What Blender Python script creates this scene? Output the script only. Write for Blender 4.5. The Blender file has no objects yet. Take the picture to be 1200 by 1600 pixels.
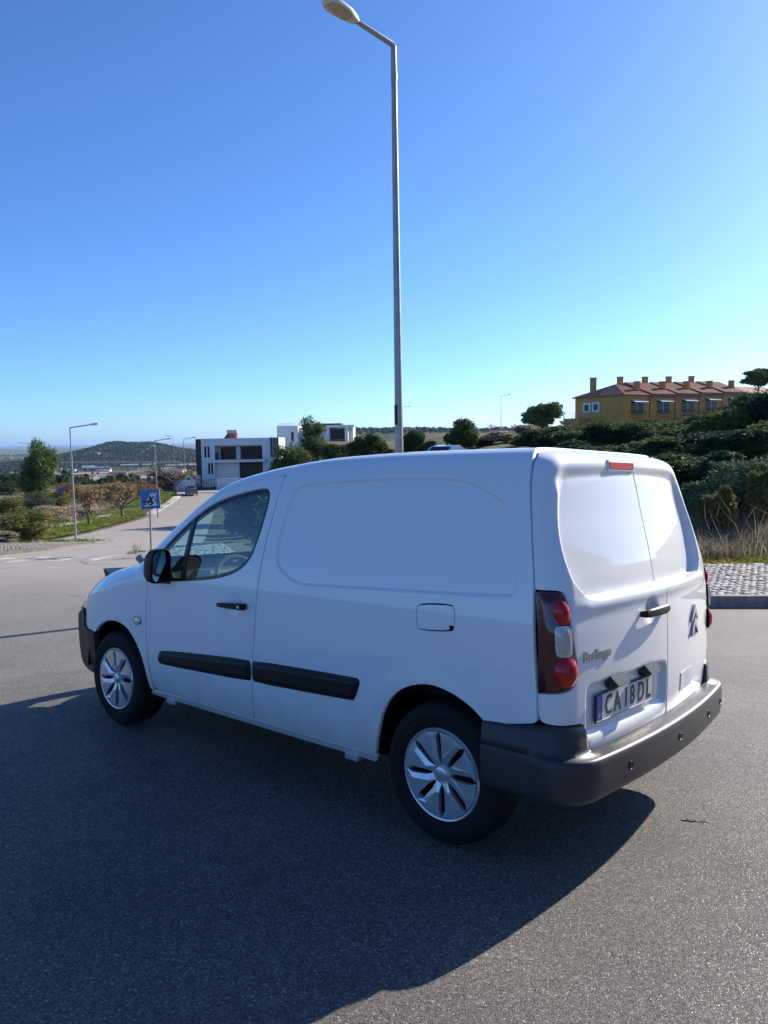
import bpy, math, random
import numpy as np
from mathutils import Vector, Matrix
from mathutils.geometry import delaunay_2d_cdt

random.seed(7)
SC = bpy.context.scene
COL = SC.collection
PI = math.pi

# ------------------------------------------------------------------ camera
CAMH = 1.6092
FPX = 1200.0          # focal length in pixels of a 1200 x 1600 picture
PITCH, ROLL = 0.0955, -0.016

def axes(yaw, pit, rol):
    fw = np.array([math.cos(yaw) * math.cos(pit), math.sin(yaw) * math.cos(pit), -math.sin(pit)])
    rt = np.array([math.sin(yaw), -math.cos(yaw), 0.0])
    up = np.cross(rt, fw)
    return np.stack([rt * math.cos(rol) + up * math.sin(rol), -rt * math.sin(rol) + up * math.cos(rol), fw], 1)

RW = axes(PI / 2, PITCH, ROLL)
cam = bpy.data.cameras.new('camera')
cam.sensor_fit = 'VERTICAL'
cam.sensor_height = 32.0
cam.lens = 32.0 * FPX / 1600.0
cam.clip_start = 0.05
cam.clip_end = 90000
camo = bpy.data.objects.new('camera', cam)
COL.objects.link(camo)
m = Matrix.Identity(4)
for i in range(3):
    m[i][0], m[i][1], m[i][2] = RW[i, 0], RW[i, 1], -RW[i, 2]
m[2][3] = CAMH
camo.matrix_world = m
SC.camera = camo

# the van stands on a street that falls away: its own frame, x forward, y to its left
RP = axes(-0.863, 0.0317, -0.004)
MVAN = RW @ RP.T
OVAN = MVAN @ np.array([2.0263, -3.6175, -1.6058]) + np.array([0, 0, CAMH])

# ------------------------------------------------------------------ light
sv = np.array([-0.18, -0.983, math.tan(math.radians(29.5))])
sv = MVAN @ (sv / np.linalg.norm(sv))
SUN_EL = math.asin(sv[2])
SUN_AZ = math.atan2(sv[0], sv[1])
wd = bpy.data.worlds.new('World')
SC.world = wd
wd.use_nodes = True
nt = wd.node_tree
nt.nodes.clear()
sky = nt.nodes.new('ShaderNodeTexSky')
sky.sky_type = 'NISHITA'
sky.sun_disc = False
sky.sun_elevation = SUN_EL
sky.sun_rotation = SUN_AZ
sky.altitude = 60
sky.air_density = 0.72
sky.dust_density = 0.5
sky.ozone_density = 10.0
bg = nt.nodes.new('ShaderNodeBackground')
bg.inputs['Strength'].default_value = 0.104
wo = nt.nodes.new('ShaderNodeOutputWorld')
nt.links.new(sky.outputs[0], bg.inputs[0])
nt.links.new(bg.outputs[0], wo.inputs[0])
sun = bpy.data.lights.new('sun', 'SUN')
sun.energy = 4.2
sun.angle = math.radians(0.53)
sun.color = (1.0, 0.92, 0.80)
suno = bpy.data.objects.new('sun', sun)
COL.objects.link(suno)
suno.rotation_euler = Vector(sv).to_track_quat('Z', 'Y').to_euler()
suno.location = (20, 14, 15)
SC.view_settings.view_transform = 'Standard'
SC.view_settings.look = 'None'
SC.view_settings.exposure = 1.05
SC.view_settings.gamma = 1.0
SC.view_settings.use_curve_mapping = False
SC.cycles.max_bounces = 5
SC.cycles.diffuse_bounces = 2
SC.cycles.glossy_bounces = 3
SC.cycles.volume_bounces = 0
SC.cycles.transparent_max_bounces = 8

# ------------------------------------------------------------------ materials
def mat(name, color=(.5, .5, .5), rough=.6, metal=0.0, spec=.5, coat=0.0, coat_rough=.03, noise=0.0, nscale=8.0, bump=0.0, bscale=60.0):
    mt = bpy.data.materials.new(name)
    mt.use_nodes = True
    n = mt.node_tree.nodes
    b = n['Principled BSDF']
    b.inputs['Base Color'].default_value = (*color, 1)
    b.inputs['Roughness'].default_value = rough
    b.inputs['Metallic'].default_value = metal
    b.inputs['Specular IOR Level'].default_value = spec
    b.inputs['Coat Weight'].default_value = coat
    b.inputs['Coat Roughness'].default_value = coat_rough
    L = mt.node_tree.links
    if noise or bump:
        tc = n.new('ShaderNodeTexCoord')
    if noise:
        t = n.new('ShaderNodeTexNoise')
        t.inputs['Scale'].default_value = nscale
        t.inputs['Detail'].default_value = 6
        L.new(tc.outputs['Object'], t.inputs['Vector'])
        r = n.new('ShaderNodeValToRGB')
        r.color_ramp.elements[0].position = .3
        r.color_ramp.elements[1].position = .72
        r.color_ramp.elements[0].color = (*[c * (1 - noise) for c in color], 1)
        r.color_ramp.elements[1].color = (*[min(1, c * (1 + noise)) for c in color], 1)
        L.new(t.outputs['Fac'], r.inputs['Fac'])
        L.new(r.outputs[0], b.inputs['Base Color'])
    if bump:
        t2 = n.new('ShaderNodeTexNoise')
        t2.inputs['Scale'].default_value = bscale
        t2.inputs['Detail'].default_value = 4
        L.new(tc.outputs['Object'], t2.inputs['Vector'])
        bp = n.new('ShaderNodeBump')
        bp.inputs['Strength'].default_value = bump
        bp.inputs['Distance'].default_value = .01
        L.new(t2.outputs['Fac'], bp.inputs['Height'])
        L.new(bp.outputs[0], b.inputs['Normal'])
    return mt

def nodes_of(mt):
    return mt.node_tree.nodes, mt.node_tree.links, mt.node_tree.nodes['Principled BSDF']

def ramp(n, stops):
    r = n.new('ShaderNodeValToRGB')
    e = r.color_ramp.elements
    while len(e) < len(stops):
        e.new(.5)
    for k, (p, c) in enumerate(stops):
        e[k].position = p
        e[k].color = (*c, 1) if len(c) == 3 else c
    return r

def glass(name, tint, rough=0.0, ior=1.5, gain=1.0):
    mt = bpy.data.materials.new(name)
    mt.use_nodes = True
    n, L = mt.node_tree.nodes, mt.node_tree.links
    n.clear()
    o = n.new('ShaderNodeOutputMaterial')
    mx = n.new('ShaderNodeMixShader')
    tr = n.new('ShaderNodeBsdfTransparent')
    tr.inputs[0].default_value = (*tint, 1)
    gl = n.new('ShaderNodeBsdfGlossy')
    gl.inputs['Roughness'].default_value = rough
    lw = n.new('ShaderNodeLayerWeight')       # 1 - |cos|, the same from inside and outside
    lw.inputs['Blend'].default_value = .5
    pw = n.new('ShaderNodeMath')
    pw.operation = 'POWER'
    pw.inputs[1].default_value = 5
    L.new(lw.outputs['Facing'], pw.inputs[0])
    mu = n.new('ShaderNodeMath')
    mu.operation = 'MULTIPLY_ADD'
    mu.use_clamp = True
    mu.inputs[1].default_value = .9
    mu.inputs[2].default_value = .055 * gain
    L.new(pw.outputs[0], mu.inputs[0])
    L.new(mu.outputs[0], mx.inputs[0])
    L.new(tr.outputs[0], mx.inputs[1])
    L.new(gl.outputs[0], mx.inputs[2])
    L.new(mx.outputs[0], o.inputs[0])
    return mt

def leaf_mat(name, dark, light, scale=1.2, trans=.3, rough=.7):
    mt = mat(name, dark, rough, spec=.12)
    n, L, b = nodes_of(mt)
    tc = n.new('ShaderNodeTexCoord')
    t = n.new('ShaderNodeTexNoise')
    t.inputs['Scale'].default_value = scale
    t.inputs['Detail'].default_value = 5
    L.new(tc.outputs['Object'], t.inputs['Vector'])
    r = ramp(n, [(.32, dark), (.68, light)])
    L.new(t.outputs['Fac'], r.inputs['Fac'])
    oi = n.new('ShaderNodeObjectInfo')
    mr = n.new('ShaderNodeMapRange')
    mr.inputs[3].default_value = .7
    mr.inputs[4].default_value = 1.35
    L.new(oi.outputs['Random'], mr.inputs[0])
    vm = n.new('ShaderNodeMix')
    vm.data_type = 'RGBA'
    vm.blend_type = 'MULTIPLY'
    vm.inputs[0].default_value = 1
    L.new(r.outputs[0], vm.inputs[6])
    L.new(mr.outputs[0], vm.inputs[7])
    L.new(vm.outputs[2], b.inputs['Base Color'])
    if trans:
        o = n['Material Output']
        tl = n.new('ShaderNodeBsdfTranslucent')
        L.new(vm.outputs[2], tl.inputs[0])
        mx = n.new('ShaderNodeMixShader')
        mx.inputs[0].default_value = trans
        L.new(b.outputs[0], mx.inputs[1])
        L.new(tl.outputs[0], mx.inputs[2])
        L.new(mx.outputs[0], o.inputs[0])
    return mt

def asphalt_mat():
    mt = mat('asphalt', (.2, .2, .2), .8, spec=.35)
    n, L, b = nodes_of(mt)
    tc = n.new('ShaderNodeTexCoord')
    P = tc.outputs['Object']
    v = n.new('ShaderNodeTexVoronoi')
    v.inputs['Scale'].default_value = 165
    L.new(P, v.inputs['Vector'])
    stone = ramp(n, [(0, (.05, .047, .043)), (.35, (.102, .096, .089)), (.7, (.148, .139, .128)), (.94, (.19, .179, .165)), (1, (.40, .385, .36))])
    sep = n.new('ShaderNodeSeparateColor')
    L.new(v.outputs['Color'], sep.inputs[0])
    L.new(sep.outputs[0], stone.inputs['Fac'])
    edge = ramp(n, [(.0, (1, 1, 1)), (.5, (.95, .95, .95)), (.85, (.5, .5, .5))])
    L.new(v.outputs['Distance'], edge.inputs['Fac'])
    mul = n.new('ShaderNodeMix')
    mul.data_type = 'RGBA'
    mul.blend_type = 'MULTIPLY'
    mul.inputs[0].default_value = .65
    L.new(stone.outputs[0], mul.inputs[6])
    L.new(edge.outputs[0], mul.inputs[7])
    # wear: large soft patches, tracks
    big = n.new('ShaderNodeTexNoise')
    big.inputs['Scale'].default_value = .55
    big.inputs['Detail'].default_value = 7
    big.inputs['Roughness'].default_value = .62
    L.new(P, big.inputs['Vector'])
    br = ramp(n, [(.28, (.60, .595, .59)), (.42, (.88, .87, .86)), (.55, (1.02, 1.0, .97)), (.72, (1.32, 1.27, 1.18))])
    L.new(big.outputs['Fac'], br.inputs['Fac'])
    mul2 = n.new('ShaderNodeMix')
    mul2.data_type = 'RGBA'
    mul2.blend_type = 'MULTIPLY'
    mul2.inputs[0].default_value = 1
    L.new(mul.outputs[2], mul2.inputs[6])
    L.new(br.outputs[0], mul2.inputs[7])
    # dark drips and stains
    stn = n.new('ShaderNodeTexNoise')
    stn.inputs['Scale'].default_value = 2.6
    stn.inputs['Detail'].default_value = 3
    L.new(P, stn.inputs['Vector'])
    sr = ramp(n, [(.66, (1, 1, 1)), (.74, (.62, .62, .63))])
    L.new(stn.outputs['Fac'], sr.inputs['Fac'])
    mst = n.new('ShaderNodeMix')
    mst.data_type = 'RGBA'
    mst.blend_type = 'MULTIPLY'
    mst.inputs[0].default_value = .8
    L.new(mul2.outputs[2], mst.inputs[6])
    L.new(sr.outputs[0], mst.inputs[7])
    mul2 = mst
    # the carriageway further off is paler, the glancing sun's brightness put into its colour
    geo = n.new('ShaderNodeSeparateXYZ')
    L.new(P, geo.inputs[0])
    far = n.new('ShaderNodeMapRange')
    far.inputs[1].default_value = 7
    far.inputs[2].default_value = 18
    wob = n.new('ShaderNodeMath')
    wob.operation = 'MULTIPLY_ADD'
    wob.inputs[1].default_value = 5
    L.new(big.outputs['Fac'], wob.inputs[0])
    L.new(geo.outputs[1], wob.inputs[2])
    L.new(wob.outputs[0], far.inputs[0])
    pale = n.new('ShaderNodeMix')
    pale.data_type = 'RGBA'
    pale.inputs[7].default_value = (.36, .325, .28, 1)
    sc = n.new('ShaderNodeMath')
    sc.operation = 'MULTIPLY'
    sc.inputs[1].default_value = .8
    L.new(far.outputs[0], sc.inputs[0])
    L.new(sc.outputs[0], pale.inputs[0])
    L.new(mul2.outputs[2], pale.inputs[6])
    # cracks
    cv = n.new('ShaderNodeTexVoronoi')
    cv.feature = 'DISTANCE_TO_EDGE'
    cv.inputs['Scale'].default_value = .22
    wn = n.new('ShaderNodeTexNoise')
    wn.inputs['Scale'].default_value = 1.3
    wn.inputs['Detail'].default_value = 6
    L.new(P, wn.inputs['Vector'])
    wm = n.new('ShaderNodeMix')
    wm.data_type = 'RGBA'
    wm.blend_type = 'ADD'
    wm.inputs[0].default_value = .9
    L.new(P, wm.inputs[6])
    L.new(wn.outputs['Color'], wm.inputs[7])
    L.new(wm.outputs[2], cv.inputs['Vector'])
    cr = ramp(n, [(.0, (.3, .3, .3)), (.006, (1, 1, 1))])
    L.new(cv.outputs['Distance'], cr.inputs['Fac'])
    mul3 = n.new('ShaderNodeMix')
    mul3.data_type = 'RGBA'
    mul3.blend_type = 'MULTIPLY'
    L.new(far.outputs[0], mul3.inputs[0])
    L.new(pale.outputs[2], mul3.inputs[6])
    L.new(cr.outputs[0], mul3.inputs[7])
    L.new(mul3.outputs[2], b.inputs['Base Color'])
    bp = n.new('ShaderNodeBump')
    bp.inputs['Strength'].default_value = .6
    bp.inputs['Distance'].default_value = .004
    bp.invert = True
    L.new(v.outputs['Distance'], bp.inputs['Height'])
    L.new(bp.outputs[0], b.inputs['Normal'])
    rr = ramp(n, [(0, (.85, .85, .85)), (.8, (.75, .75, .75)), (1, (.35, .35, .35))])
    L.new(sep.outputs[1], rr.inputs['Fac'])
    L.new(rr.outputs[0], b.inputs['Roughness'])
    return mt

def ground_mat():
    mt = mat('land', (.2, .18, .1), .95, spec=.1)
    n, L, b = nodes_of(mt)
    tc = n.new('ShaderNodeTexCoord')
    P = tc.outputs['Object']
    near = n.new('ShaderNodeTexNoise')
    near.inputs['Scale'].default_value = .35
    near.inputs['Detail'].default_value = 8
    near.inputs['Roughness'].default_value = .65
    L.new(P, near.inputs['Vector'])
    nr = ramp(n, [(.3, (.05, .062, .022)), (.46, (.10, .10, .045)), (.58, (.17, .14, .085)), (.75, (.24, .20, .13))])
    L.new(near.outputs['Fac'], nr.inputs['Fac'])
    mp = n.new('ShaderNodeMapping')
    mp.inputs['Scale'].default_value = (1, .55, 0)
    mp.inputs['Rotation'].default_value = (0, 0, .3)
    L.new(P, mp.inputs['Vector'])
    fv = n.new('ShaderNodeTexVoronoi')
    fv.inputs['Scale'].default_value = .006
    fv.inputs['Randomness'].default_value = .8
    L.new(mp.outputs[0], fv.inputs['Vector'])
    sp = n.new('ShaderNodeSeparateColor')
    L.new(fv.outputs['Color'], sp.inputs[0])
    fr = ramp(n, [(0, (.035, .05, .02)), (.3, (.08, .10, .035)), (.5, (.15, .13, .07)), (.75, (.22, .18, .11)), (1, (.06, .075, .03))])
    L.new(sp.outputs[0], fr.inputs['Fac'])
    fn = n.new('ShaderNodeTexNoise')
    fn.inputs['Scale'].default_value = .02
    fn.inputs['Detail'].default_value = 9
    fn.inputs['Roughness'].default_value = .7
    L.new(P, fn.inputs['Vector'])
    fn2 = ramp(n, [(.35, (.4, .42, .38)), (.62, (1.15, 1.12, 1.05))])
    L.new(fn.outputs['Fac'], fn2.inputs['Fac'])
    fm = n.new('ShaderNodeMix')
    fm.data_type = 'RGBA'
    fm.blend_type = 'MULTIPLY'
    fm.inputs[0].default_value = .85
    L.new(fr.outputs[0], fm.inputs[6])
    L.new(fn2.outputs[0], fm.inputs[7])
    ln = n.new('ShaderNodeVectorMath')
    ln.operation = 'LENGTH'
    L.new(P, ln.inputs[0])
    rg = n.new('ShaderNodeMapRange')
    rg.inputs[1].default_value = 120
    rg.inputs[2].default_value = 320
    L.new(ln.outputs['Value'], rg.inputs[0])
    mx = n.new('ShaderNodeMix')
    mx.data_type = 'RGBA'
    L.new(rg.outputs[0], mx.inputs[0])
    L.new(nr.outputs[0], mx.inputs[6])
    L.new(fm.outputs[2], mx.inputs[7])
    L.new(mx.outputs[2], b.inputs['Base Color'])
    return mt

M = {}
M['paint'] = mat('white_paint', (.81, .81, .80), .55, spec=.12, coat=1.0, coat_rough=.02)
M['plastic'] = mat('black_plastic', (.013, .013, .014), .5, spec=.3, bump=.12, bscale=900)
M['bumper'] = mat('grey_bumper_plastic', (.036, .0355, .037), .40, spec=.45, noise=.14, nscale=5, bump=.1, bscale=700)
M['trim'] = mat('black_trim', (.012, .012, .013), .25, spec=.5)
M['rubber'] = mat('tyre_rubber', (.009, .009, .010), .8, spec=.3, bump=.2, bscale=120)
M['dark'] = mat('dark_liner', (.006, .006, .006), .9, spec=.1)
M['silver'] = mat('silver_trim', (.62, .63, .65), .3, metal=.65, spec=.5, coat=.4)
M['chrome'] = mat('chrome', (.72, .73, .75), .32, metal=.9)
M['badge'] = mat('badge_metal', (.45, .47, .50), .22, metal=.9)
M['glass'] = glass('tinted_glass', (.56, .84, .86), 0, 1.5, 2.4)
M['screen'] = glass('clear_glass', (.80, .90, .88), 0, 1.5, 1.0)
M['mirror'] = mat('mirror_glass', (.8, .85, .9), .02, metal=1)
M['lens_dark'] = mat('dark_red_lens', (.075, .005, .012), .12, spec=.5, coat=.5)
M['lens_red'] = mat('red_lens', (.50, .008, .012), .22, spec=.4, coat=.25, noise=.25, nscale=90)
M['lens_stop'] = mat('stop_lens', (.58, .008, .012), .45, spec=.25, noise=.15, nscale=120)
M['lens_clear'] = mat('clear_lens', (.62, .60, .56), .12, metal=.3, spec=.7, coat=1)
M['plate'] = mat('plate_white', (.66, .67, .62), .4, spec=.5)
M['blue'] = mat('plate_blue', (.01, .07, .33), .4)
M['ink'] = mat('plate_ink', (.012, .012, .014), .5)
M['sticker'] = mat('white_sticker', (.85, .85, .84), .5)
M['seat'] = mat('grey_seat_fabric', (.05, .055, .06), .85)
M['dash'] = mat('dash_plastic', (.02, .021, .023), .6)
M['belt'] = mat('belt_webbing', (.25, .22, .16), .8)
M['headlamp'] = mat('headlamp_lens', (.45, .48, .5), .08, spec=.7, coat=1)
M['galv'] = mat('galvanised_steel', (.33, .33, .34), .5, metal=.35, noise=.18, nscale=7)
M['lamphead'] = mat('lamp_housing', (.60, .60, .57), .5, noise=.1, nscale=9)
M['lamplens'] = mat('lamp_lens', (.42, .38, .27), .25, spec=.6, coat=.6, noise=.2, nscale=14)
M['asphalt'] = asphalt_mat()
M['land'] = ground_mat()
M['stone'] = mat('kerb_stone', (.22, .215, .21), .85, noise=.3, nscale=9, bump=.4, bscale=60)
M['cobble'] = mat('cobble_stone', (.33, .31, .28), .8, noise=.35, nscale=14, bump=.3, bscale=90)
M['oldcobble'] = mat('worn_cobble', (.19, .175, .15), .9, noise=.4, nscale=3)
M['grit'] = mat('joint_grit', (.13, .115, .09), .95, noise=.35, nscale=5)
M['paintline'] = mat('road_paint', (.38, .352, .315), .85, noise=.2, nscale=4)
M['steelgrey'] = mat('painted_steel', (.4, .4, .41), .5, metal=.3)
M['bark'] = mat('bark', (.10, .075, .052), .9, noise=.35, nscale=9, bump=.5, bscale=30)
M['twig'] = mat('twig', (.17, .115, .07), .9, noise=.3, nscale=5)
M['paletwig'] = mat('pale_twig', (.26, .2, .15), .9, noise=.3, nscale=5)
M['pine'] = leaf_mat('pine_needles', (.035, .075, .020), (.13, .175, .055), 1.1, .3)
M['shrub'] = leaf_mat('dark_shrub_leaves', (.028, .052, .02), (.095, .125, .048), .9, .45)
M['deepgreen'] = leaf_mat('bluish_green_leaves', (.02, .045, .028), (.07, .11, .065), 1.4, .4)
M['olive'] = leaf_mat('olive_shrub_leaves', (.09, .10, .035), (.26, .235, .09), 1.3, .35)
M['greygreen'] = leaf_mat('grey_green_leaves', (.06, .095, .05), (.16, .20, .115), 1.6, .3)
M['autumn'] = leaf_mat('autumn_leaves', (.20, .125, .06), (.33, .245, .13), 1.5, .35)
M['drygrass'] = leaf_mat('dry_grass', (.28, .235, .16), (.52, .45, .33), 2.2, .3)
M['grass'] = leaf_mat('green_grass', (.10, .155, .022), (.25, .31, .05), .9, .35)
M['moss'] = leaf_mat('yellow_ground_cover', (.17, .19, .035), (.42, .37, .09), 1.6, .3)
M['wood'] = leaf_mat('far_wood', (.018, .036, .016), (.055, .085, .032), .02, 0)
M['white'] = mat('white_render', (.80, .80, .79), .8, noise=.06, nscale=.8)
M['charcoal'] = mat('charcoal_cladding', (.03, .032, .038), .6)
M['pane'] = mat('window_pane', (.008, .010, .014), .15, spec=.25)
M['ochre'] = mat('ochre_render', (.56, .28, .06), .85, noise=.12, nscale=.5)
M['tile'] = mat('roof_tile', (.26, .085, .05), .8, noise=.35, nscale=2.5)
M['tarp'] = mat('dark_blue_screen', (.02, .03, .055), .7)
M['awning'] = mat('pale_awning', (.6, .55, .48), .8)
M['iron'] = mat('black_iron', (.015, .015, .017), .5)
M['concrete'] = mat('concrete', (.36, .34, .31), .9, noise=.2, nscale=1.5)
M['roadsign'] = mat('sign_blue', (.015, .14, .48), .4)
M['signwhite'] = mat('sign_white', (.62, .64, .66), .5)
M['signblack'] = mat('sign_black', (.015, .015, .02), .5)
M['signback'] = mat('sign_back', (.5, .5, .5), .5, metal=.4)
M['carblue'] = mat('blue_car_paint', (.10, .16, .28), .3, metal=.4, coat=1)
M['cargrey'] = mat('grey_car_paint', (.10, .105, .11), .3, metal=.4, coat=1)
M['solar'] = mat('solar_panel', (.12, .15, .22), .2, spec=.7)

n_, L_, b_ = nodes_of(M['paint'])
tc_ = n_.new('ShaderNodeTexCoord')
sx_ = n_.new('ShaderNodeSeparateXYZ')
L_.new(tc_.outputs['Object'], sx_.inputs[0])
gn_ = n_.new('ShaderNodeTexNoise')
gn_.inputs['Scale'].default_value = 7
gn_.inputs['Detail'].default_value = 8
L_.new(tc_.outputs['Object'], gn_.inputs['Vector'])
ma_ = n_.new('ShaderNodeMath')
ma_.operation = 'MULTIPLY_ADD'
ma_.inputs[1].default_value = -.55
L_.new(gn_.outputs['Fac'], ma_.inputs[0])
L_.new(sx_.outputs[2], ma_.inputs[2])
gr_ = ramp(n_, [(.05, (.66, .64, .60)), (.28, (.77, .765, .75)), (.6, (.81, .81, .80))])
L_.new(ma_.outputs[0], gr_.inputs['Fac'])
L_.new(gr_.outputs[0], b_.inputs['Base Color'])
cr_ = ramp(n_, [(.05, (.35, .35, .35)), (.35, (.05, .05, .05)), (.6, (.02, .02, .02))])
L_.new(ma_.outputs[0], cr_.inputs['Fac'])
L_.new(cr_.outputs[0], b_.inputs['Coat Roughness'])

# ------------------------------------------------------------------ object helpers
def link(o, parent=None):
    COL.objects.link(o)
    if parent is not None:
        o.parent = parent
    return o

def tag(o, label=None, cat=None, group=None, kind=None):
    if label: o['label'] = label
    if cat: o['category'] = cat
    if group: o['group'] = group
    if kind: o['kind'] = kind
    return o

def empty(name, loc=(0, 0, 0), rz=0.0):
    o = bpy.data.objects.new(name, None)
    o.empty_display_size = .2
    o.location = loc
    o.rotation_euler = (0, 0, rz)
    return link(o)

def mesh_np(name, verts, faces, material, parent=None, smooth=False, normals=None):
    """verts (n,3); faces: list of arrays (k,3) or (k,4), or plain list of index lists."""
    me = bpy.data.meshes.new(name)
    verts = np.asarray(verts, float)
    if isinstance(faces, np.ndarray):
        faces = [faces]
    if len(faces) and isinstance(faces[0], np.ndarray):
        loops = np.concatenate([f.ravel() for f in faces]).astype(np.int32)
        tot = np.concatenate([np.full(len(f), f.shape[1]) for f in faces]).astype(np.int32)
        start = np.concatenate([[0], np.cumsum(tot)[:-1]]).astype(np.int32)
        me.vertices.add(len(verts))
        me.vertices.foreach_set('co', verts.ravel())
        me.loops.add(len(loops))
        me.loops.foreach_set('vertex_index', loops)
        me.polygons.add(len(tot))
        me.polygons.foreach_set('loop_start', start)
        me.polygons.foreach_set('loop_total', tot)
        me.update(calc_edges=True)
        me.validate()
    else:
        me.from_pydata([tuple(v) for v in verts], [], [tuple(f) for f in faces])
        me.update()
    if smooth:
        me.polygons.foreach_set('use_smooth', [True] * len(me.polygons))
    if normals is not None:
        me.normals_split_custom_set_from_vertices([tuple(n) for n in normals])
    me.materials.append(material)
    o = bpy.data.objects.new(name, me)
    return link(o, parent)

class MB:
    """collects simple solids into one mesh"""
    def __init__(s):
        s.v, s.f = [], []
    def add(s, v, f):
        k = len(s.v)
        s.v += [tuple(p) for p in v]
        s.f += [tuple(i + k for i in q) for q in f]
        return s
    def box(s, a, b, bev=0.0, mtx=None):
        (x0, y0, z0), (x1, y1, z1) = a, b
        if bev <= 0:
            v = [(x0, y0, z0), (x1, y0, z0), (x1, y1, z0), (x0, y1, z0), (x0, y0, z1), (x1, y0, z1), (x1, y1, z1), (x0, y1, z1)]
            f = [(0, 3, 2, 1), (4, 5, 6, 7), (0, 1, 5, 4), (1, 2, 6, 5), (2, 3, 7, 6), (3, 0, 4, 7)]
        else:
            def ring(z, e):
                b_ = bev
                return [(x0 + e, y0 + e + b_, z), (x0 + e + b_, y0 + e, z), (x1 - e - b_, y0 + e, z), (x1 - e, y0 + e + b_, z),
                        (x1 - e, y1 - e - b_, z), (x1 - e - b_, y1 - e, z), (x0 + e + b_, y1 - e, z), (x0 + e, y1 - e - b_, z)]
            v = ring(z0, bev) + ring(z0 + bev, 0) + ring(z1 - bev, 0) + ring(z1, bev)
            f = [tuple(range(7, -1, -1)), tuple(range(24, 32))]
            for r in range(3):
                for k in range(8):
                    f.append((r * 8 + k, r * 8 + (k + 1) % 8, (r + 1) * 8 + (k + 1) % 8, (r + 1) * 8 + k))
        if mtx is not None:
            v = [tuple(mtx @ Vector(p)) for p in v]
        return s.add(v, f)
    def tube(s, pts, rad, n=8, cap=True):
        pts = [Vector(p) for p in pts]
        if not hasattr(rad, '__len__'):
            rad = [rad] * len(pts)
        v, f = [], []
        up = None
        for i, p in enumerate(pts):
            d = (pts[min(i + 1, len(pts) - 1)] - pts[max(i - 1, 0)]).normalized()
            if up is None:
                up = d.orthogonal().normalized()
            else:
                up = (up - d * up.dot(d)).normalized()
            w = d.cross(up)
            for k in range(n):
                a = 2 * PI * k / n
                v.append(p + (up * math.cos(a) + w * math.sin(a)) * rad[i])
        for i in range(len(pts) - 1):
            for k in range(n):
                f.append((i * n + k, i * n + (k + 1) % n, (i + 1) * n + (k + 1) % n, (i + 1) * n + k))
        if cap:
            f.append(tuple(range(n - 1, -1, -1)))
            f.append(tuple((len(pts) - 1) * n + k for k in range(n)))
        return s.add(v, f)
    def lathe(s, prof, n=40, mtx=None, closed=False):
        """prof: list of (r, h) turned about local y"""
        v, f = [], []
        for r, h in prof:
            for k in range(n):
                a = 2 * PI * k / n
                v.append((r * math.cos(a), h, r * math.sin(a)))
        m_ = len(prof)
        for i in range(m_ - (0 if closed else 1)):
            j = (i + 1) % m_
            for k in range(n):
                f.append((i * n + k, j * n + k, j * n + (k + 1) % n, i * n + (k + 1) % n))
        if mtx is not None:
            v = [tuple(mtx @ Vector(p)) for p in v]
        return s.add(v, f)
    def prism(s, poly, z0, z1):
        n = len(poly)
        v = [(x, y, z0) for x, y in poly] + [(x, y, z1) for x, y in poly]
        f = [tuple(range(n - 1, -1, -1)), tuple(range(n, 2 * n))] + [(k, (k + 1) % n, n + (k + 1) % n, n + k) for k in range(n)]
        return s.add(v, f)
    def build(s, name, material, parent=None, smooth=False, bevel=0.0):
        o = mesh_np(name, np.array(s.v), s.f, material, parent, smooth)
        if smooth == 'auto' or smooth:
            o.data.set_sharp_from_angle(angle=math.radians(38))
        return o

def copy_tree(o, parent=None):
    c = o.copy()
    COL.objects.link(c)
    c.parent = parent
    for ch in list(o.children):
        copy_tree(ch, c)
    return c

def interp(xs, ys):
    """monotone cubic through the points"""
    xs = np.array(xs, float)
    ys = np.array(ys, float)
    d = np.diff(ys) / np.diff(xs)
    mm = np.zeros(len(xs))
    mm[0], mm[-1] = d[0], d[-1]
    for i in range(1, len(xs) - 1):
        if d[i - 1] * d[i] > 0:
            w1 = 2 * (xs[i + 1] - xs[i]) + (xs[i] - xs[i - 1])
            w2 = (xs[i + 1] - xs[i]) + 2 * (xs[i] - xs[i - 1])
            mm[i] = (w1 + w2) / (w1 / d[i - 1] + w2 / d[i])
    def f(x):
        x = np.clip(np.asarray(x, float), xs[0], xs[-1])
        i = np.clip(np.searchsorted(xs, x, side='right') - 1, 0, len(xs) - 2)
        h = xs[i + 1] - xs[i]
        t = (x - xs[i]) / h
        return ys[i] * (1 + 2 * t) * (1 - t) ** 2 + mm[i] * h * t * (1 - t) ** 2 + ys[i + 1] * t * t * (3 - 2 * t) + mm[i + 1] * h * t * t * (t - 1)
    return f

def sstep(a, b, x):
    t = np.clip((np.asarray(x, float) - a) / (b - a), 0, 1)
    return t * t * (3 - 2 * t)

def densify(poly, res, closed=True):
    out = []
    n = len(poly)
    for i in range(n if closed else n - 1):
        a, b = np.array(poly[i]), np.array(poly[(i + 1) % n])
        k = max(1, int(math.ceil(np.linalg.norm(b - a) / res)))
        for j in range(k):
            out.append(a + (b - a) * j / k)
    if not closed:
        out.append(np.array(poly[-1]))
    return np.array(out)

def area2(p):
    x, y = p[:, 0], p[:, 1]
    return (x * np.roll(y, -1) - np.roll(x, -1) * y).sum()

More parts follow.
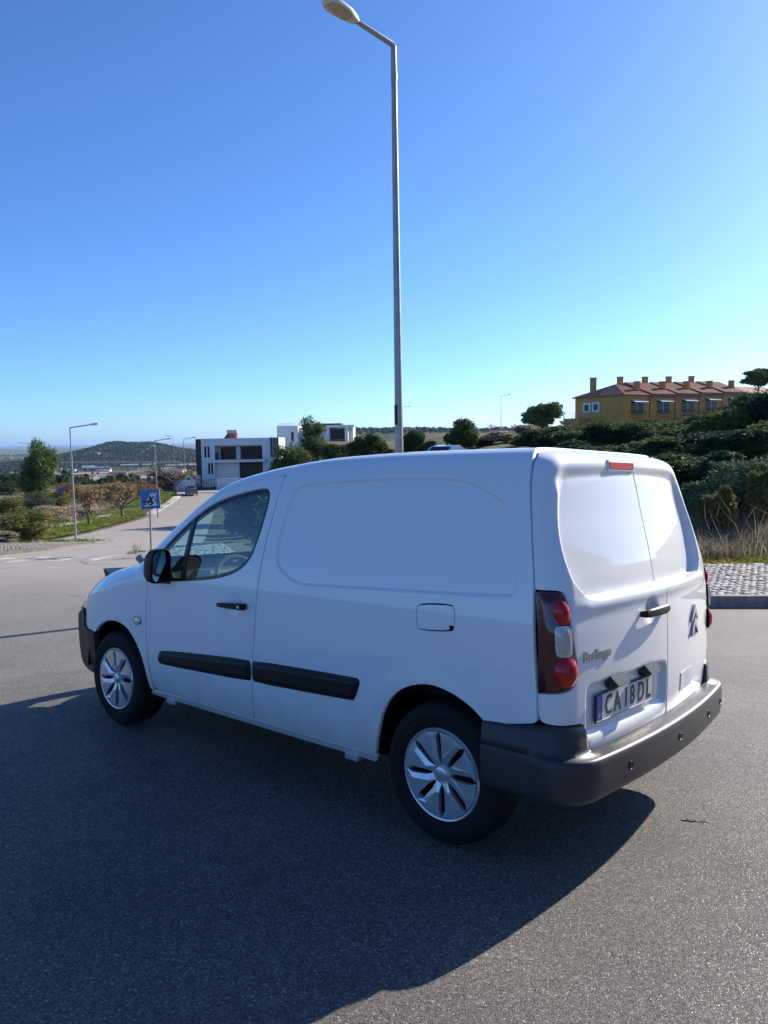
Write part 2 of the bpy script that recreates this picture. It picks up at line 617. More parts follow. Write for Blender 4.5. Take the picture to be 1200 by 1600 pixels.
def soften(poly, it=2, sharp=.012, limit=50):
    """corner cutting: gentle turns become curves, sharp corners keep a small radius"""
    p = np.array(poly, float)
    for _ in range(it):
        out = []
        n = len(p)
        for i in range(n):
            a, b, c = p[i - 1], p[i], p[(i + 1) % n]
            l1, l2 = np.linalg.norm(b - a), np.linalg.norm(c - b)
            if l1 < 1e-6 or l2 < 1e-6:
                continue
            cs = np.clip(np.dot(b - a, c - b) / l1 / l2, -1, 1)
            ang = math.degrees(math.acos(cs))
            if ang < 2:
                out.append(b)
                continue
            q = .25 if ang < limit else 1
            d1, d2 = (min(.25 * l1, sharp if ang >= limit else 9), min(.25 * l2, sharp if ang >= limit else 9))
            out.append(b + (a - b) / l1 * d1)
            out.append(b + (c - b) / l2 * d2)
        p = np.array(out)
    return p

def offset(poly, d):
    """positive d grows the polygon"""
    p = np.array(poly, float)
    sg = 1 if area2(p) > 0 else -1
    e = np.roll(p, -1, 0) - p
    e /= np.maximum(np.linalg.norm(e, axis=1), 1e-9)[:, None]
    nrm = np.stack([e[:, 1], -e[:, 0]], 1) * sg
    n2 = nrm + np.roll(nrm, 1, 0)
    n2 /= np.maximum((n2 ** 2).sum(1), .6)[:, None] / 2
    return p + n2 * d

def inside(poly, pts):
    p = np.asarray(poly)
    x, y = pts[:, 0], pts[:, 1]
    r = np.zeros(len(pts), bool)
    j = len(p) - 1
    for i in range(len(p)):
        xi, yi, xj, yj = p[i, 0], p[i, 1], p[j, 0], p[j, 1]
        if yi != yj:
            c = ((yi > y) != (yj > y)) & (x < (xj - xi) * (y - yi) / (yj - yi) + xi)
            r ^= c
        j = i
    return r

def pdist(poly, pts, closed=True):
    p = np.asarray(poly)
    best = np.full(len(pts), 1e9)
    n = len(p)
    for i in range(n if closed else n - 1):
        a, b = p[i], p[(i + 1) % n]
        ab = b - a
        t = np.clip(((pts - a) @ ab) / max(ab @ ab, 1e-12), 0, 1)
        best = np.minimum(best, ((pts - a - t[:, None] * ab) ** 2).sum(1))
    return np.sqrt(best)

def sdist(poly, pts):
    d = pdist(poly, pts)
    return np.where(inside(poly, pts), d, -d)

def triangulate(outline, res, holes=(), extra=None, warp=1.0):
    """2-d mesh of a polygon: (points, triangles, boundary loops)"""
    loops = [densify(outline, res)] + [densify(h, res) for h in holes]
    pts = list(np.concatenate(loops))
    edges = []
    k = 0
    bl = []
    for lp in loops:
        n = len(lp)
        edges += [(k + i, k + (i + 1) % n) for i in range(n)]
        bl.append(list(range(k, k + n)))
        k += n
    lo, hi = loops[0].min(0), loops[0].max(0)
    gx, gy = np.meshgrid(np.arange(lo[0] + res * .5, hi[0], res), np.arange(lo[1] + res * .5, hi[1], res * .87))
    gx = gx + (np.arange(gx.shape[0]) % 2)[:, None] * res * .5
    g = np.stack([gx.ravel(), gy.ravel()], 1)
    if extra is not None and len(extra):
        ex = np.asarray(extra)
        keep = np.ones(len(g), bool)
        for i in range(0, len(ex), 200):
            dd = ((g[:, None, :] - ex[None, i:i + 200]) ** 2).sum(2).min(1)
            keep &= dd > (res * .42) ** 2
        g = np.concatenate([g[keep], ex])
    ok = inside(loops[0], g) & (pdist(loops[0], g) > res * .3)
    for lp in loops[1:]:
        ok &= ~inside(lp, g) & (pdist(lp, g) > res * .3)
    pts += list(g[ok])
    P = [Vector((float(a), float(b))) for a, b in pts]
    r = delaunay_2d_cdt(P, edges, [], 0, 1e-7)
    vv = np.array([(a.x, a.y) for a in r[0]])
    tt = np.array([f for f in r[2] if len(f) == 3])
    c = vv[tt].mean(1)
    ok = inside(loops[0], c)
    for lp in loops[1:]:
        ok &= ~inside(lp, c)
    tt = tt[ok]
    a = vv[tt]
    cr = (a[:, 1, 0] - a[:, 0, 0]) * (a[:, 2, 1] - a[:, 0, 1]) - (a[:, 1, 1] - a[:, 0, 1]) * (a[:, 2, 0] - a[:, 0, 0])
    tt[cr < 0] = tt[cr < 0][:, ::-1]
    tt = tt[np.abs(cr) > 1e-10]
    return vv, tt, loops
# ------------------------------------------------------------------ terrain
gL = interp([-400, -60, -40, 0, 14, 20, 30, 45, 55, 70, 85, 110, 135, 200, 400, 900, 2400, 6000, 40000],
            [3.4, 3.1, 2.556, 0, -.895, -1.36, -2.5, -4.45, -5.5, -6.3, -6.7, -6.6, -6.4, -11, -24, -42, -62, -64, -66])
gR = interp([-400, -60, -40, 0, 9, 12, 14, 20, 40, 60, 140, 300, 700, 1500, 2500, 6000, 40000],
            [3.4, 3.1, 2.556, 0, -.575, -.73, -.76, -.6, -.3, 0, 1.2, -7, -6, 15, 19, 5, -66])
xbf = interp([-50, 20, 100, 150, 400, 1500, 2400, 40000], [-7, -7, -20.5, -30, -50, -150, -250, -5000])

def T(x, y):
    x = np.asarray(x, float)
    y = np.asarray(y, float)
    wid = 9 + .06 * np.clip(y, 0, 3000)
    w = sstep(0, 1, (x - xbf(y)) / wid)
    z = gL(y) * (1 - w) + gR(y) * w - .0121 * np.clip(x, -40, 40) * sstep(400, 100, np.abs(y))
    bank = sstep(13.9, 24, y) * sstep(1.5, 10, x) * 1.3 + sstep(24, 120, y) * sstep(15, 70, x) * 1.6 * sstep(2500, 300, y)
    bank = bank + sstep(14, 48, x) * sstep(32, -6, y) * 15.0       # the hillside goes on to the right of the camera
    z = z + bank
    r = np.hypot((x + 800) / 165.0, (y - 2250) / 260.0)
    r2 = np.hypot((x + 700) / 230.0, (y - 2330) / 260.0)
    z = z + (30 * np.exp(-r ** 2 * 1.1) * sstep(2.6, 0, r) + 36 * np.exp(-r2 ** 2 * 1.2)) * (1 + .10 * np.sin(x * .035) * np.sin(x * .017 + 1))
    far = sstep(500, 1500, y)
    z = z + far * (2.5 * np.sin(x * .011 + 1) * np.sin(y * .004) + 5 * w * np.sin(x * .006 + y * .002))
    return z

def ray(px, py, Y):
    """a point at depth Y seen at a place of the 1200 x 1600 photograph"""
    d = RW[:, 2] + RW[:, 0] * (px - 600) / FPX - RW[:, 1] * (py - 800) / FPX
    p = d * (Y / d[1])
    return np.array([p[0], p[1], p[2] + CAMH])

def on_ground(px, Y, py=720):
    p = ray(px, py, Y)
    return np.array([p[0], p[1], float(T(p[0], p[1]))])

def warped(a, n, lin):
    t = np.linspace(-1, 1, n)
    k = np.arcsinh(a / lin)
    return lin * np.sinh(t * k)

gxs = warped(42000, 261, 14)
gys = np.unique(np.concatenate([warped(42000, 321, 16) , np.arange(8, 30, .75)]))
gys = gys[gys > -9000]
X, Y = np.meshgrid(gxs, gys)
Z = T(X, Y) - .07
nx, ny = len(gxs), len(gys)
idx = np.arange(nx * ny).reshape(ny, nx)
q = np.stack([idx[:-1, :-1], idx[:-1, 1:], idx[1:, 1:], idx[1:, :-1]], -1).reshape(-1, 4)
g = mesh_np('ground', np.stack([X, Y, Z], -1).reshape(-1, 3), q, M['land'], None, True)
tag(g, kind='structure')

def sheet(name, poly, dz, material, res=1.0, parent=None, skirt=0.0, struct=True):
    vv, tt, loops = triangulate(np.array(poly, float), res)
    dzf = dz if callable(dz) else (lambda y: dz + 0 * y)
    P = np.column_stack([vv, T(vv[:, 0], vv[:, 1]) + dzf(vv[:, 1])])
    faces = [tt]
    if skirt:
        b = loops[0]
        if area2(b) < 0:
            b = b[::-1]
        n = len(b)
        z = T(b[:, 0], b[:, 1]) + dzf(b[:, 1])
        k = len(P)
        P = np.concatenate([P, np.column_stack([b, z]), np.column_stack([b, z - skirt])])
        i = np.arange(n)
        j = (i + 1) % n
        faces.append(np.stack([k + i, k + n + i, k + n + j, k + j], 1))
    o = mesh_np(name, P, faces, material, parent, False)
    if struct and parent is None:
        tag(o, kind='structure')
    return o

KERB = [(40, 8.4), (20, 9.3), (12, 9.75), (6, 9.95), (3, 10.05), (0.5, 10.5), (-2, 11.8), (-4.2, 14.4), (-5.3, 16.6), (-5.85, 18.2), (-6.15, 19.5), (-6.3, 21), (-6.3, 23)]
KERB2 = [(-6.3, 23), (-8.2, 32), (-10.8, 45), (-15, 65), (-19.6, 88), (-23.6, 108), (-25, 118)]
LEFTEDGE = [(-30.4, 118), (-27.6, 100), (-25.6, 86), (-24.2, 65), (-23.2, 53)]
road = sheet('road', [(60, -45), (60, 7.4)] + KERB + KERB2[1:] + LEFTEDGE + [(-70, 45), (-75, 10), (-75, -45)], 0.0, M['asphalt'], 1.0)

# pavement behind the kerb, on the right
pave_poly = [(x, y + .12) if k < 5 else (x + .1, y + .08) for k, (x, y) in enumerate(KERB)] + [(-5.4, 24.5), (-4.4, 22), (-3.0, 17.6), (0.2, 14.4), (3, 13.75), (8, 13.55), (14, 13.4), (40, 12.2)]
PDZ = lambda y: .125 - .075 * sstep(12, 16, y)
pave = sheet('pavement', pave_poly, PDZ, M['grit'], .6, skirt=.2)

def polyline_pts(pts, step):
    p = np.array(pts, float)
    seg = np.linalg.norm(np.diff(p, axis=0), axis=1)
    c = np.concatenate([[0], np.cumsum(seg)])
    s = np.arange(0, c[-1], step)
    return np.stack([np.interp(s, c, p[:, 0]), np.interp(s, c, p[:, 1])], 1)

def kerb_run(pts, parent, step=1.0, h=.15, wdt=.13):
    kp = polyline_pts(pts, step)
    for a, b in zip(kp[:-1], kp[1:]):
        L = float(np.hypot(*(b - a)))
        d = (b - a) / L
        za, zb = float(T(*a)), float(T(*b))
        mb = MB()
        j = random.uniform(-.006, .006)
        mtx = Matrix(((d[0], -d[1], 0, a[0]), (d[1], d[0], 0, a[1]), ((zb - za) / L, 0, 1, za), (0, 0, 0, 1)))
        hk = h if parent.name != 'pavement' else float(PDZ(a[1])) + .025
        mb.box((.006, -.0, -.12), (L - .006, wdt, hk + j), .012, mtx)
        mb.build('kerb_stone', M['stone'], parent)
kerb_run(KERB[::-1], pave)

def cobbles(name, poly, parent, sz=.105, dz=.125, seed=3, keep=1.0, mtl=None):
    rng = np.random.default_rng(seed)
    p = np.array(poly, float)
    lo, hi = p.min(0), p.max(0)
    xs, ys = np.meshgrid(np.arange(lo[0], hi[0], sz), np.arange(lo[1], hi[1], sz))
    xs = xs + (np.arange(xs.shape[0]) % 2)[:, None] * sz * .5
    c = np.stack([xs.ravel(), ys.ravel()], 1) + rng.normal(0, sz * .07, (xs.size, 2))
    c = c[inside(p, c) & (rng.random(len(c)) < keep)]
    n = len(c)
    h = sz * .46 * rng.uniform(.8, 1.0, (n, 1))
    a = rng.normal(0, .13, n)
    base = np.array([(-1, -1), (1, -1), (1, 1), (-1, 1)], float)
    jig = base[None] * (1 + rng.normal(0, .10, (n, 4, 2)))
    ca, sa = np.cos(a)[:, None], np.sin(a)[:, None]
    qx = jig[..., 0] * ca - jig[..., 1] * sa
    qy = jig[..., 0] * sa + jig[..., 1] * ca
    bx = c[:, 0:1] + qx * h
    by = c[:, 1:2] + qy * h
    tx = c[:, 0:1] + qx * h * .8
    ty = c[:, 1:2] + qy * h * .8
    zz = T(c[:, 0], c[:, 1])[:, None] + (dz(c[:, 1])[:, None] if callable(dz) else dz)
    top = zz + .022 + rng.normal(0, .005, (n, 1)) + rng.normal(0, .003, (n, 4))
    V = np.concatenate([np.stack([bx, by, zz - .02 + 0 * bx], -1), np.stack([bx, by, top - .009], -1), np.stack([tx, ty, top], -1)], 1).reshape(-1, 3)
    k = np.arange(n)[:, None] * 12
    F_ = [k + np.array([[8, 9, 10, 11]])]
    for r in (0, 4):
        for i in range(4):
            j = (i + 1) % 4
            F_.append(k + np.array([[r + i, r + j, r + 4 + j, r + 4 + i]]))
    o = mesh_np(name, V, np.concatenate(F_), mtl or M['cobble'], parent)
    o['kind'] = 'stuff'
    return o
cobbles('cobble', [(1.0, 10.85), (3, 10.25), (6, 10.14), (12, 9.95), (17, 9.7), (17, 13.2), (8, 13.45), (3, 13.6), (.6, 14.0)], pave, dz=PDZ)
cobbles('cobble', [(-6.1, 22.8), (-5.9, 19.6), (-5.6, 18.4), (-5.0, 16.8), (-4.3, 15.6), (-3.5, 17.4), (-4.8, 22)], pave, .12, PDZ, seed=9)

# traffic island on the left with its broken kerb
ISL = [(-34, 17.6), (-14, 18.0), (-9.7, 18.5), (-9.5, 21.5), (-11.8, 31), (-14.6, 40), (-16.2, 44.5), (-17.0, 45.2), (-18.6, 44), (-21.5, 40), (-30, 37), (-45, 34)]
isl = sheet('traffic_island', ISL, .06, M['grit'], .9, skirt=.2)
kerb_run([(-11.8, 31), (-14.6, 40), (-16.2, 44.5)], isl, 1.0, .09, .14)
cobbles('cobble', [(-14, 18.3), (-10.0, 18.9), (-9.9, 21.5), (-12.2, 31), (-14.8, 39.6), (-15.4, 39), (-13.8, 31), (-12.5, 24), (-14, 20)], isl, .11, .045, seed=5, keep=.72, mtl=M['oldcobble'])

# verge and footpath along the far side of the street
VERGE = [(-31.6, 118), (-28.6, 100), (-26.4, 86), (-25.0, 65), (-24.0, 53), (-28, 51), (-32, 60), (-31.5, 80), (-34, 100), (-37, 118)]
sheet('verge', VERGE, .05, M['land'], 1.2)
sheet('far_pavement', [(-30.3, 117.5), (-27.5, 99.8), (-25.7, 86), (-26.5, 84), (-28.2, 99), (-31.4, 117)], .10, M['concrete'], 1.2, skirt=.15)
FPATH = [(-42, 53), (-33, 55), (-29.6, 60), (-29.0, 72), (-30, 86), (-30.8, 86), (-30.6, 72), (-31.2, 61), (-34, 57), (-42, 55)]
sheet('path', FPATH, .07, M['concrete'], 1.0)

# worn zebra bars across the street mouth
for k in range(6):
    x = -10.6 + k * .78
    ux, uy = .10, .99
    poly = [(x + ux * sy + .21 * sx, 16.9 + .25 * k + uy * sy) for sx, sy in ((-1, -.9), (1, -.9), (1, .9), (-1, .9))]
    sheet('road_marking', poly, .006, M['paintline'], .3)
# ------------------------------------------------------------------ the van
van = empty('white_van')
van.matrix_world = Matrix(((*MVAN[0], OVAN[0]), (*MVAN[1], OVAN[1]), (*MVAN[2], OVAN[2]), (0, 0, 0, 1)))
tag(van, 'white panel van with black side rubbing strips, seen from behind on the asphalt', 'van')

_s = [.25, .32, .42, .55, .70, .85, 1.0, 1.10, 1.2, 1.3, 1.4, 1.5, 1.6, 1.66, 1.70, 1.74, 1.79, 1.85, 1.91, 2.04, 2.24, 2.49]
_z = [.25, .32, .42, .55, .70, .85, 1.0, 1.10, 1.2, 1.3, 1.4, 1.5, 1.6, 1.66, 1.70, 1.736, 1.766, 1.784, 1.791, 1.796, 1.799, 1.800]
_V = [.800, .842, .866, .878, .886, .890, .888, .880, .868, .852, .833, .812, .787, .767, .750, .727, .69, .64, .58, .45, .25, 0]
_U = [-.64, -.648, -.660, -.674, -.679, -.678, -.675, -.668, -.655, -.630, -.602, -.572, -.545, -.529, -.519, -.500, -.452, -.375, -.31, -.18, 0, .25]
fz, fV, fU = interp(_s, _z), interp(_s, _V), interp(_s, _U)
fh = interp([-.7, -.3, .3, .8, 1.2, 1.5, 1.7, 1.8, 2.0, 2.2, 2.4, 2.55, 2.7, 3.0, 3.3, 3.45, 3.55, 3.62],
            [1.784, 1.790, 1.794, 1.783, 1.748, 1.704, 1.660, 1.622, 1.515, 1.39, 1.25, 1.14, 1.095, 1.025, .91, .84, .77, .70])
fb = interp([-1, 2.2, 2.5, 2.8, 3.1, 3.3, 3.45, 3.62], [1.05, 1.05, 1.01, .93, .84, .77, .70, .58])
fw = interp([-1, 2.3, 2.7, 2.9, 3.1, 3.25, 3.4, 3.5, 3.57, 3.62], [1, 1, 1, .99, .96, .91, .86, .78, .68, .5])

def F(u, s):
    """side and roof skin, left half: along the van, up and over"""
    u = np.asarray(u, float)
    s = np.asarray(s, float)
    b, h = fb(u), fh(u)
    z = np.where(s > 1.05, b + (fz(s) - 1.05) * (h - b) / .75, .25 + (fz(np.minimum(s, 1.05)) - .25) * (b - .25) / .8)
    return np.stack([u + 0 * z, fV(s) * fw(u), z], -1)

def FR(u, s):
    return F(u, s) * np.array([1, -1, 1])

def FT(u, t):
    """roof, bonnet and windscreen: t runs across, 0 on the centre line"""
    t = np.asarray(t, float)
    p = F(u, 2.49 - np.abs(t))
    p[..., 1] *= np.where(t < 0, -1, 1)
    return p

RC, BUL = .12, .06
def G(q, s):
    """tail skin: across the rear and round the corners, up"""
    q = np.asarray(q, float)
    s = np.asarray(s, float)
    V, U = fV(s), fU(s)
    z = fz(s) + (float(fh(-.4)) - 1.80) * np.clip((s - 1.05) / .7, 0, 1)
    a, sg = np.abs(q), np.sign(q)
    v1 = V - RC
    for _ in range(4):
        ph0 = np.arctan(2 * BUL * v1 / .64)
        v1 = V - RC * (1 - np.sin(ph0))
    u1 = U + BUL * (v1 / .8) ** 2
    ph = np.minimum(ph0 + np.maximum(a - v1, 0) / RC, PI / 2)
    Ln = v1 + (PI / 2 - ph0) * RC
    v = np.where(a < v1, a, v1 + RC * (np.sin(ph) - np.sin(ph0)))
    u = np.where(a < v1, U + BUL * (a / .8) ** 2, u1 + RC * (np.cos(ph0) - np.cos(ph)) + np.maximum(a - Ln, 0))
    return np.stack([u + 0 * v, sg * v, z + 0 * v], -1)

def surf(fn, sg, disp=None):
    """displaced surface evaluator: returns position and normal functions"""
    e = .0015
    def nb(a, b):
        n = np.cross(fn(a + e, b) - fn(a - e, b), fn(a, b + e) - fn(a, b - e)) * sg
        return n / np.maximum(np.linalg.norm(n, axis=-1), 1e-12)[..., None]
    def pos(a, b, d=0.0):
        k = d
        if disp is not None:
            k = k + disp(a, b)
        return fn(a, b) + nb(a, b) * np.asarray(k)[..., None] if not np.isscalar(k) else fn(a, b) + nb(a, b) * k
    def nor(a, b):
        n = np.cross(pos(a + e, b) - pos(a - e, b), pos(a, b + e) - pos(a, b - e)) * sg
        return n / np.maximum(np.linalg.norm(n, axis=-1), 1e-12)[..., None]
    return pos, nor

def panel(name, outline, fn, sg, material, parent=van, res=.03, holes=(), disp=None, extra=None, depth=.03, gap=.005, lift=0.0, it=2, sharp=.012, seal=True, limit=50):
    out = offset(soften(outline, it, sharp, limit), -gap)
    hl = [offset(soften(h, it, .02), gap) for h in holes]
    vv, tt, loops = triangulate(out, res, hl, extra)
    pos, nor = surf(fn, sg, disp)
    a, b = vv[:, 0], vv[:, 1]
    P, N = pos(a, b, lift), nor(a, b)
    if sg < 0:
        tt = tt[:, ::-1]
    verts, norms, faces = [P], [N], [tt]
    k = len(P)
    for li, lp in enumerate(loops):
        n = len(lp)
        pa, na = pos(lp[:, 0], lp[:, 1], lift), nor(lp[:, 0], lp[:, 1])
        pb = pos(lp[:, 0], lp[:, 1], lift - depth)
        tan = np.roll(pa, -1, 0) - np.roll(pa, 1, 0)
        side = np.cross(tan, na)
        side /= np.maximum(np.linalg.norm(side, axis=1), 1e-12)[:, None]
        ccw = (area2(lp) > 0)
        s2 = sg * (1 if ccw else -1) * (1 if li == 0 else -1)
        side = side * s2
        verts += [pa, pb]
        norms += [side * .8 + na * .6, side]
        i = np.arange(n)
        j = (i + 1) % n
        qd = np.stack([k + i, k + n + i, k + n + j, k + j], 1)
        if s2 < 0:
            qd = qd[:, ::-1]
        faces.append(qd)
        k += 2 * n
    norms = np.concatenate(norms)
    norms /= np.linalg.norm(norms, axis=1)[:, None]
    o = mesh_np(name, np.concatenate(verts), faces, material, parent, True, norms)
    o.cycles.shadow_terminator_geometry_offset = .25
    o.cycles.shadow_terminator_offset = .2
    if seal:
        # dark rubber behind the shut line
        big = densify(soften(outline, it, sharp, limit), .05)
        o1, o2 = offset(big, .012), offset(big, -.02)
        p1 = pos(o1[:, 0], o1[:, 1], -.024)
        p2 = pos(o2[:, 0], o2[:, 1], -.024)
        n = len(big)
        i = np.arange(n)
        j = (i + 1) % n
        mesh_np('seal', np.concatenate([p1, p2]), np.stack([i, j, n + j, n + i], 1), M['dark'], o)
    return o

def ring_pts(poly, ds, res):
    return np.concatenate([densify(offset(np.array(poly, float), d), res) for d in ds])

# ---- outlines in (u, s)
D_REAR = [(1.325, .302), (1.31, .325), (1.294, .457), (1.276, .645), (1.253, .8), (1.235, .961), (1.218, 1.15), (1.194, 1.344), (1.167, 1.528), (1.146, 1.72)]
D_TOP = [(1.3, 1.727), (1.5, 1.717), (1.7, 1.706), (1.9, 1.69), (2.08, 1.66), (2.2, 1.60), (2.29, 1.48), (2.345, 1.3), (2.35, 1.12)]
D_FRONT = [(2.29, .99), (2.311, .887), (2.33, .673), (2.323, .507), (2.309, .354), (2.293, .32), (2.25, .302)]
WIN = [(1.263, 1.648), (1.233, 1.612), (1.229, 1.548), (1.253, 1.402), (1.281, 1.304), (1.312, 1.229), (1.375, 1.168), (1.492, 1.118), (1.643, 1.084), (1.85, 1.055),
       (2.07, 1.035), (2.19, 1.03), (2.265, 1.07), (2.275, 1.2), (2.262, 1.36), (2.215, 1.455), (2.118, 1.549), (1.953, 1.617), (1.776, 1.636), (1.583, 1.650), (1.398, 1.656), (1.326, 1.658)]
R_ARCH = [(.405, .302), (.385, .38), (.367, .43), (.336, .529), (.275, .619), (.199, .678), (.093, .715), (.01, .721), (-.087, .70), (-.166, .666), (-.211, .635), (-.255, .598)]
F_ARCH = [(2.352, .302), (2.355, .356), (2.378, .489), (2.448, .619), (2.546, .72), (2.676, .776), (2.797, .788), (2.922, .756), (2.986, .70)]
R_SEAM = [(-.49, .645), (-.499, .67), (-.498, .777), (-.485, .98), (-.473, 1.188), (-.441, 1.406), (-.407, 1.6), (-.379, 1.776), (-.36, 1.845)]
_rs = interp([b for a, b in R_SEAM], [a for a, b in R_SEAM])
R_SEAM = [(-.49, .645)] + [(float(_rs(v)), float(v)) for v in np.linspace(.67, 1.845, 48)]
PANELREC = [(.981, 1.642), (.693, 1.649), (.29, 1.654), (.003, 1.651), (-.095, 1.636), (-.272, 1.562), (-.336, 1.505), (-.363, 1.415), (-.383, 1.274), (-.386, 1.17), (-.36, 1.155),
            (.064, 1.136), (.513, 1.12), (.855, 1.108), (.921, 1.109), (1.053, 1.167), (1.095, 1.226), (1.096, 1.322), (1.068, 1.514), (1.046, 1.60), (1.02, 1.632)]
PANELREC = soften(PANELREC, 3)
FUEL = [(.121, 1.078), (-.088, 1.093), (-.091, .978), (.116, .961)]

def d_side(u, s):
    pts = np.stack([np.ravel(u), np.ravel(s)], 1)
    d = sdist(PANELREC, pts).reshape(np.shape(u))
    rec = -.011 * sstep(-.007, .007, d)
    ra = np.hypot(u - .06, (s - .315))
    fl = .006 * np.exp(-((ra - .405) / .05) ** 2)
    groove = 0
    return rec + fl

def d_fender(u, s):
    ra = np.hypot(u - 2.728, (s - .37) * .95)
    return .006 * np.exp(-((ra - .405) / .05) ** 2)

def d_door(u, s):
    return -.010 * np.exp(-(((u - 1.424) / .052) ** 2 + ((s - .955) / .052) ** 2) ** 2)

def d_roof(u, t):
    r = 0
    for c in (.16, .34, .5):
        r = r - .005 * np.exp(-((np.abs(t) - c) / .018) ** 2)
    return r * sstep(-.25, -.1, u) * sstep(1.5, 1.3, u)

side_poly = D_REAR + [(1.142, 1.80), (1.14, 1.845)] + R_SEAM[::-1] + R_ARCH[::-1]
ex_side = np.concatenate([ring_pts(PANELREC, (-.010, -.005, 0, .005, .010), .018)])
door_poly = D_REAR + D_TOP + D_FRONT
rail_poly = [(1.146, 1.72)] + D_TOP + [(2.35, 1.12), (2.40, 1.30), (2.47, 1.62), (2.52, 1.72), (2.52, 1.80), (2.1, 1.815), (1.74, 1.83), (1.5, 1.845), (1.14, 1.845)]
fend_poly = F_ARCH + [(3.05, .72), (3.17, .755), (3.2, .80), (3.19, .9), (3.15, 1.0), (3.10, 1.15), (3.06, 1.42), (3.02, 1.71), (2.8, 1.72), (2.52, 1.72), (2.47, 1.62), (2.40, 1.30), (2.35, 1.12)] + D_FRONT[:-2] + [(2.309, .302)]
sill_poly = [(2.40, .255), (2.352, .302), (.405, .302), (.43, .255)]
bump_f = [(3.0, .30), (2.99, .5), (2.985, .695), (3.05, .72), (3.17, .755), (3.2, .80), (3.19, .9), (3.23, .98), (3.40, .97), (3.55, .95), (3.6, .7), (3.6, .33), (3.4, .26), (3.1, .252)]
head_poly = [(3.19, .9), (3.15, 1.0), (3.10, 1.15), (3.06, 1.42), (3.02, 1.71), (3.12, 1.73), (3.3, 1.6), (3.42, 1.3), (3.44, 1.05), (3.23, .98)]

STRIP_D = [(1.289, .655), (1.294, .53), (2.18, .496), (2.205, .51), (2.213, .535), (2.19, .572), (2.145, .594)]
STRIP_S = [(1.278, .655), (1.284, .53), (.535, .561), (.51, .568), (.47, .655), (.475, .676), (.50, .682)]
BAR = .022
def bar_edges():
    # slanted divider between the quarter light and the main pane
    return [(1.93, 1.66), (1.945, 1.02)]

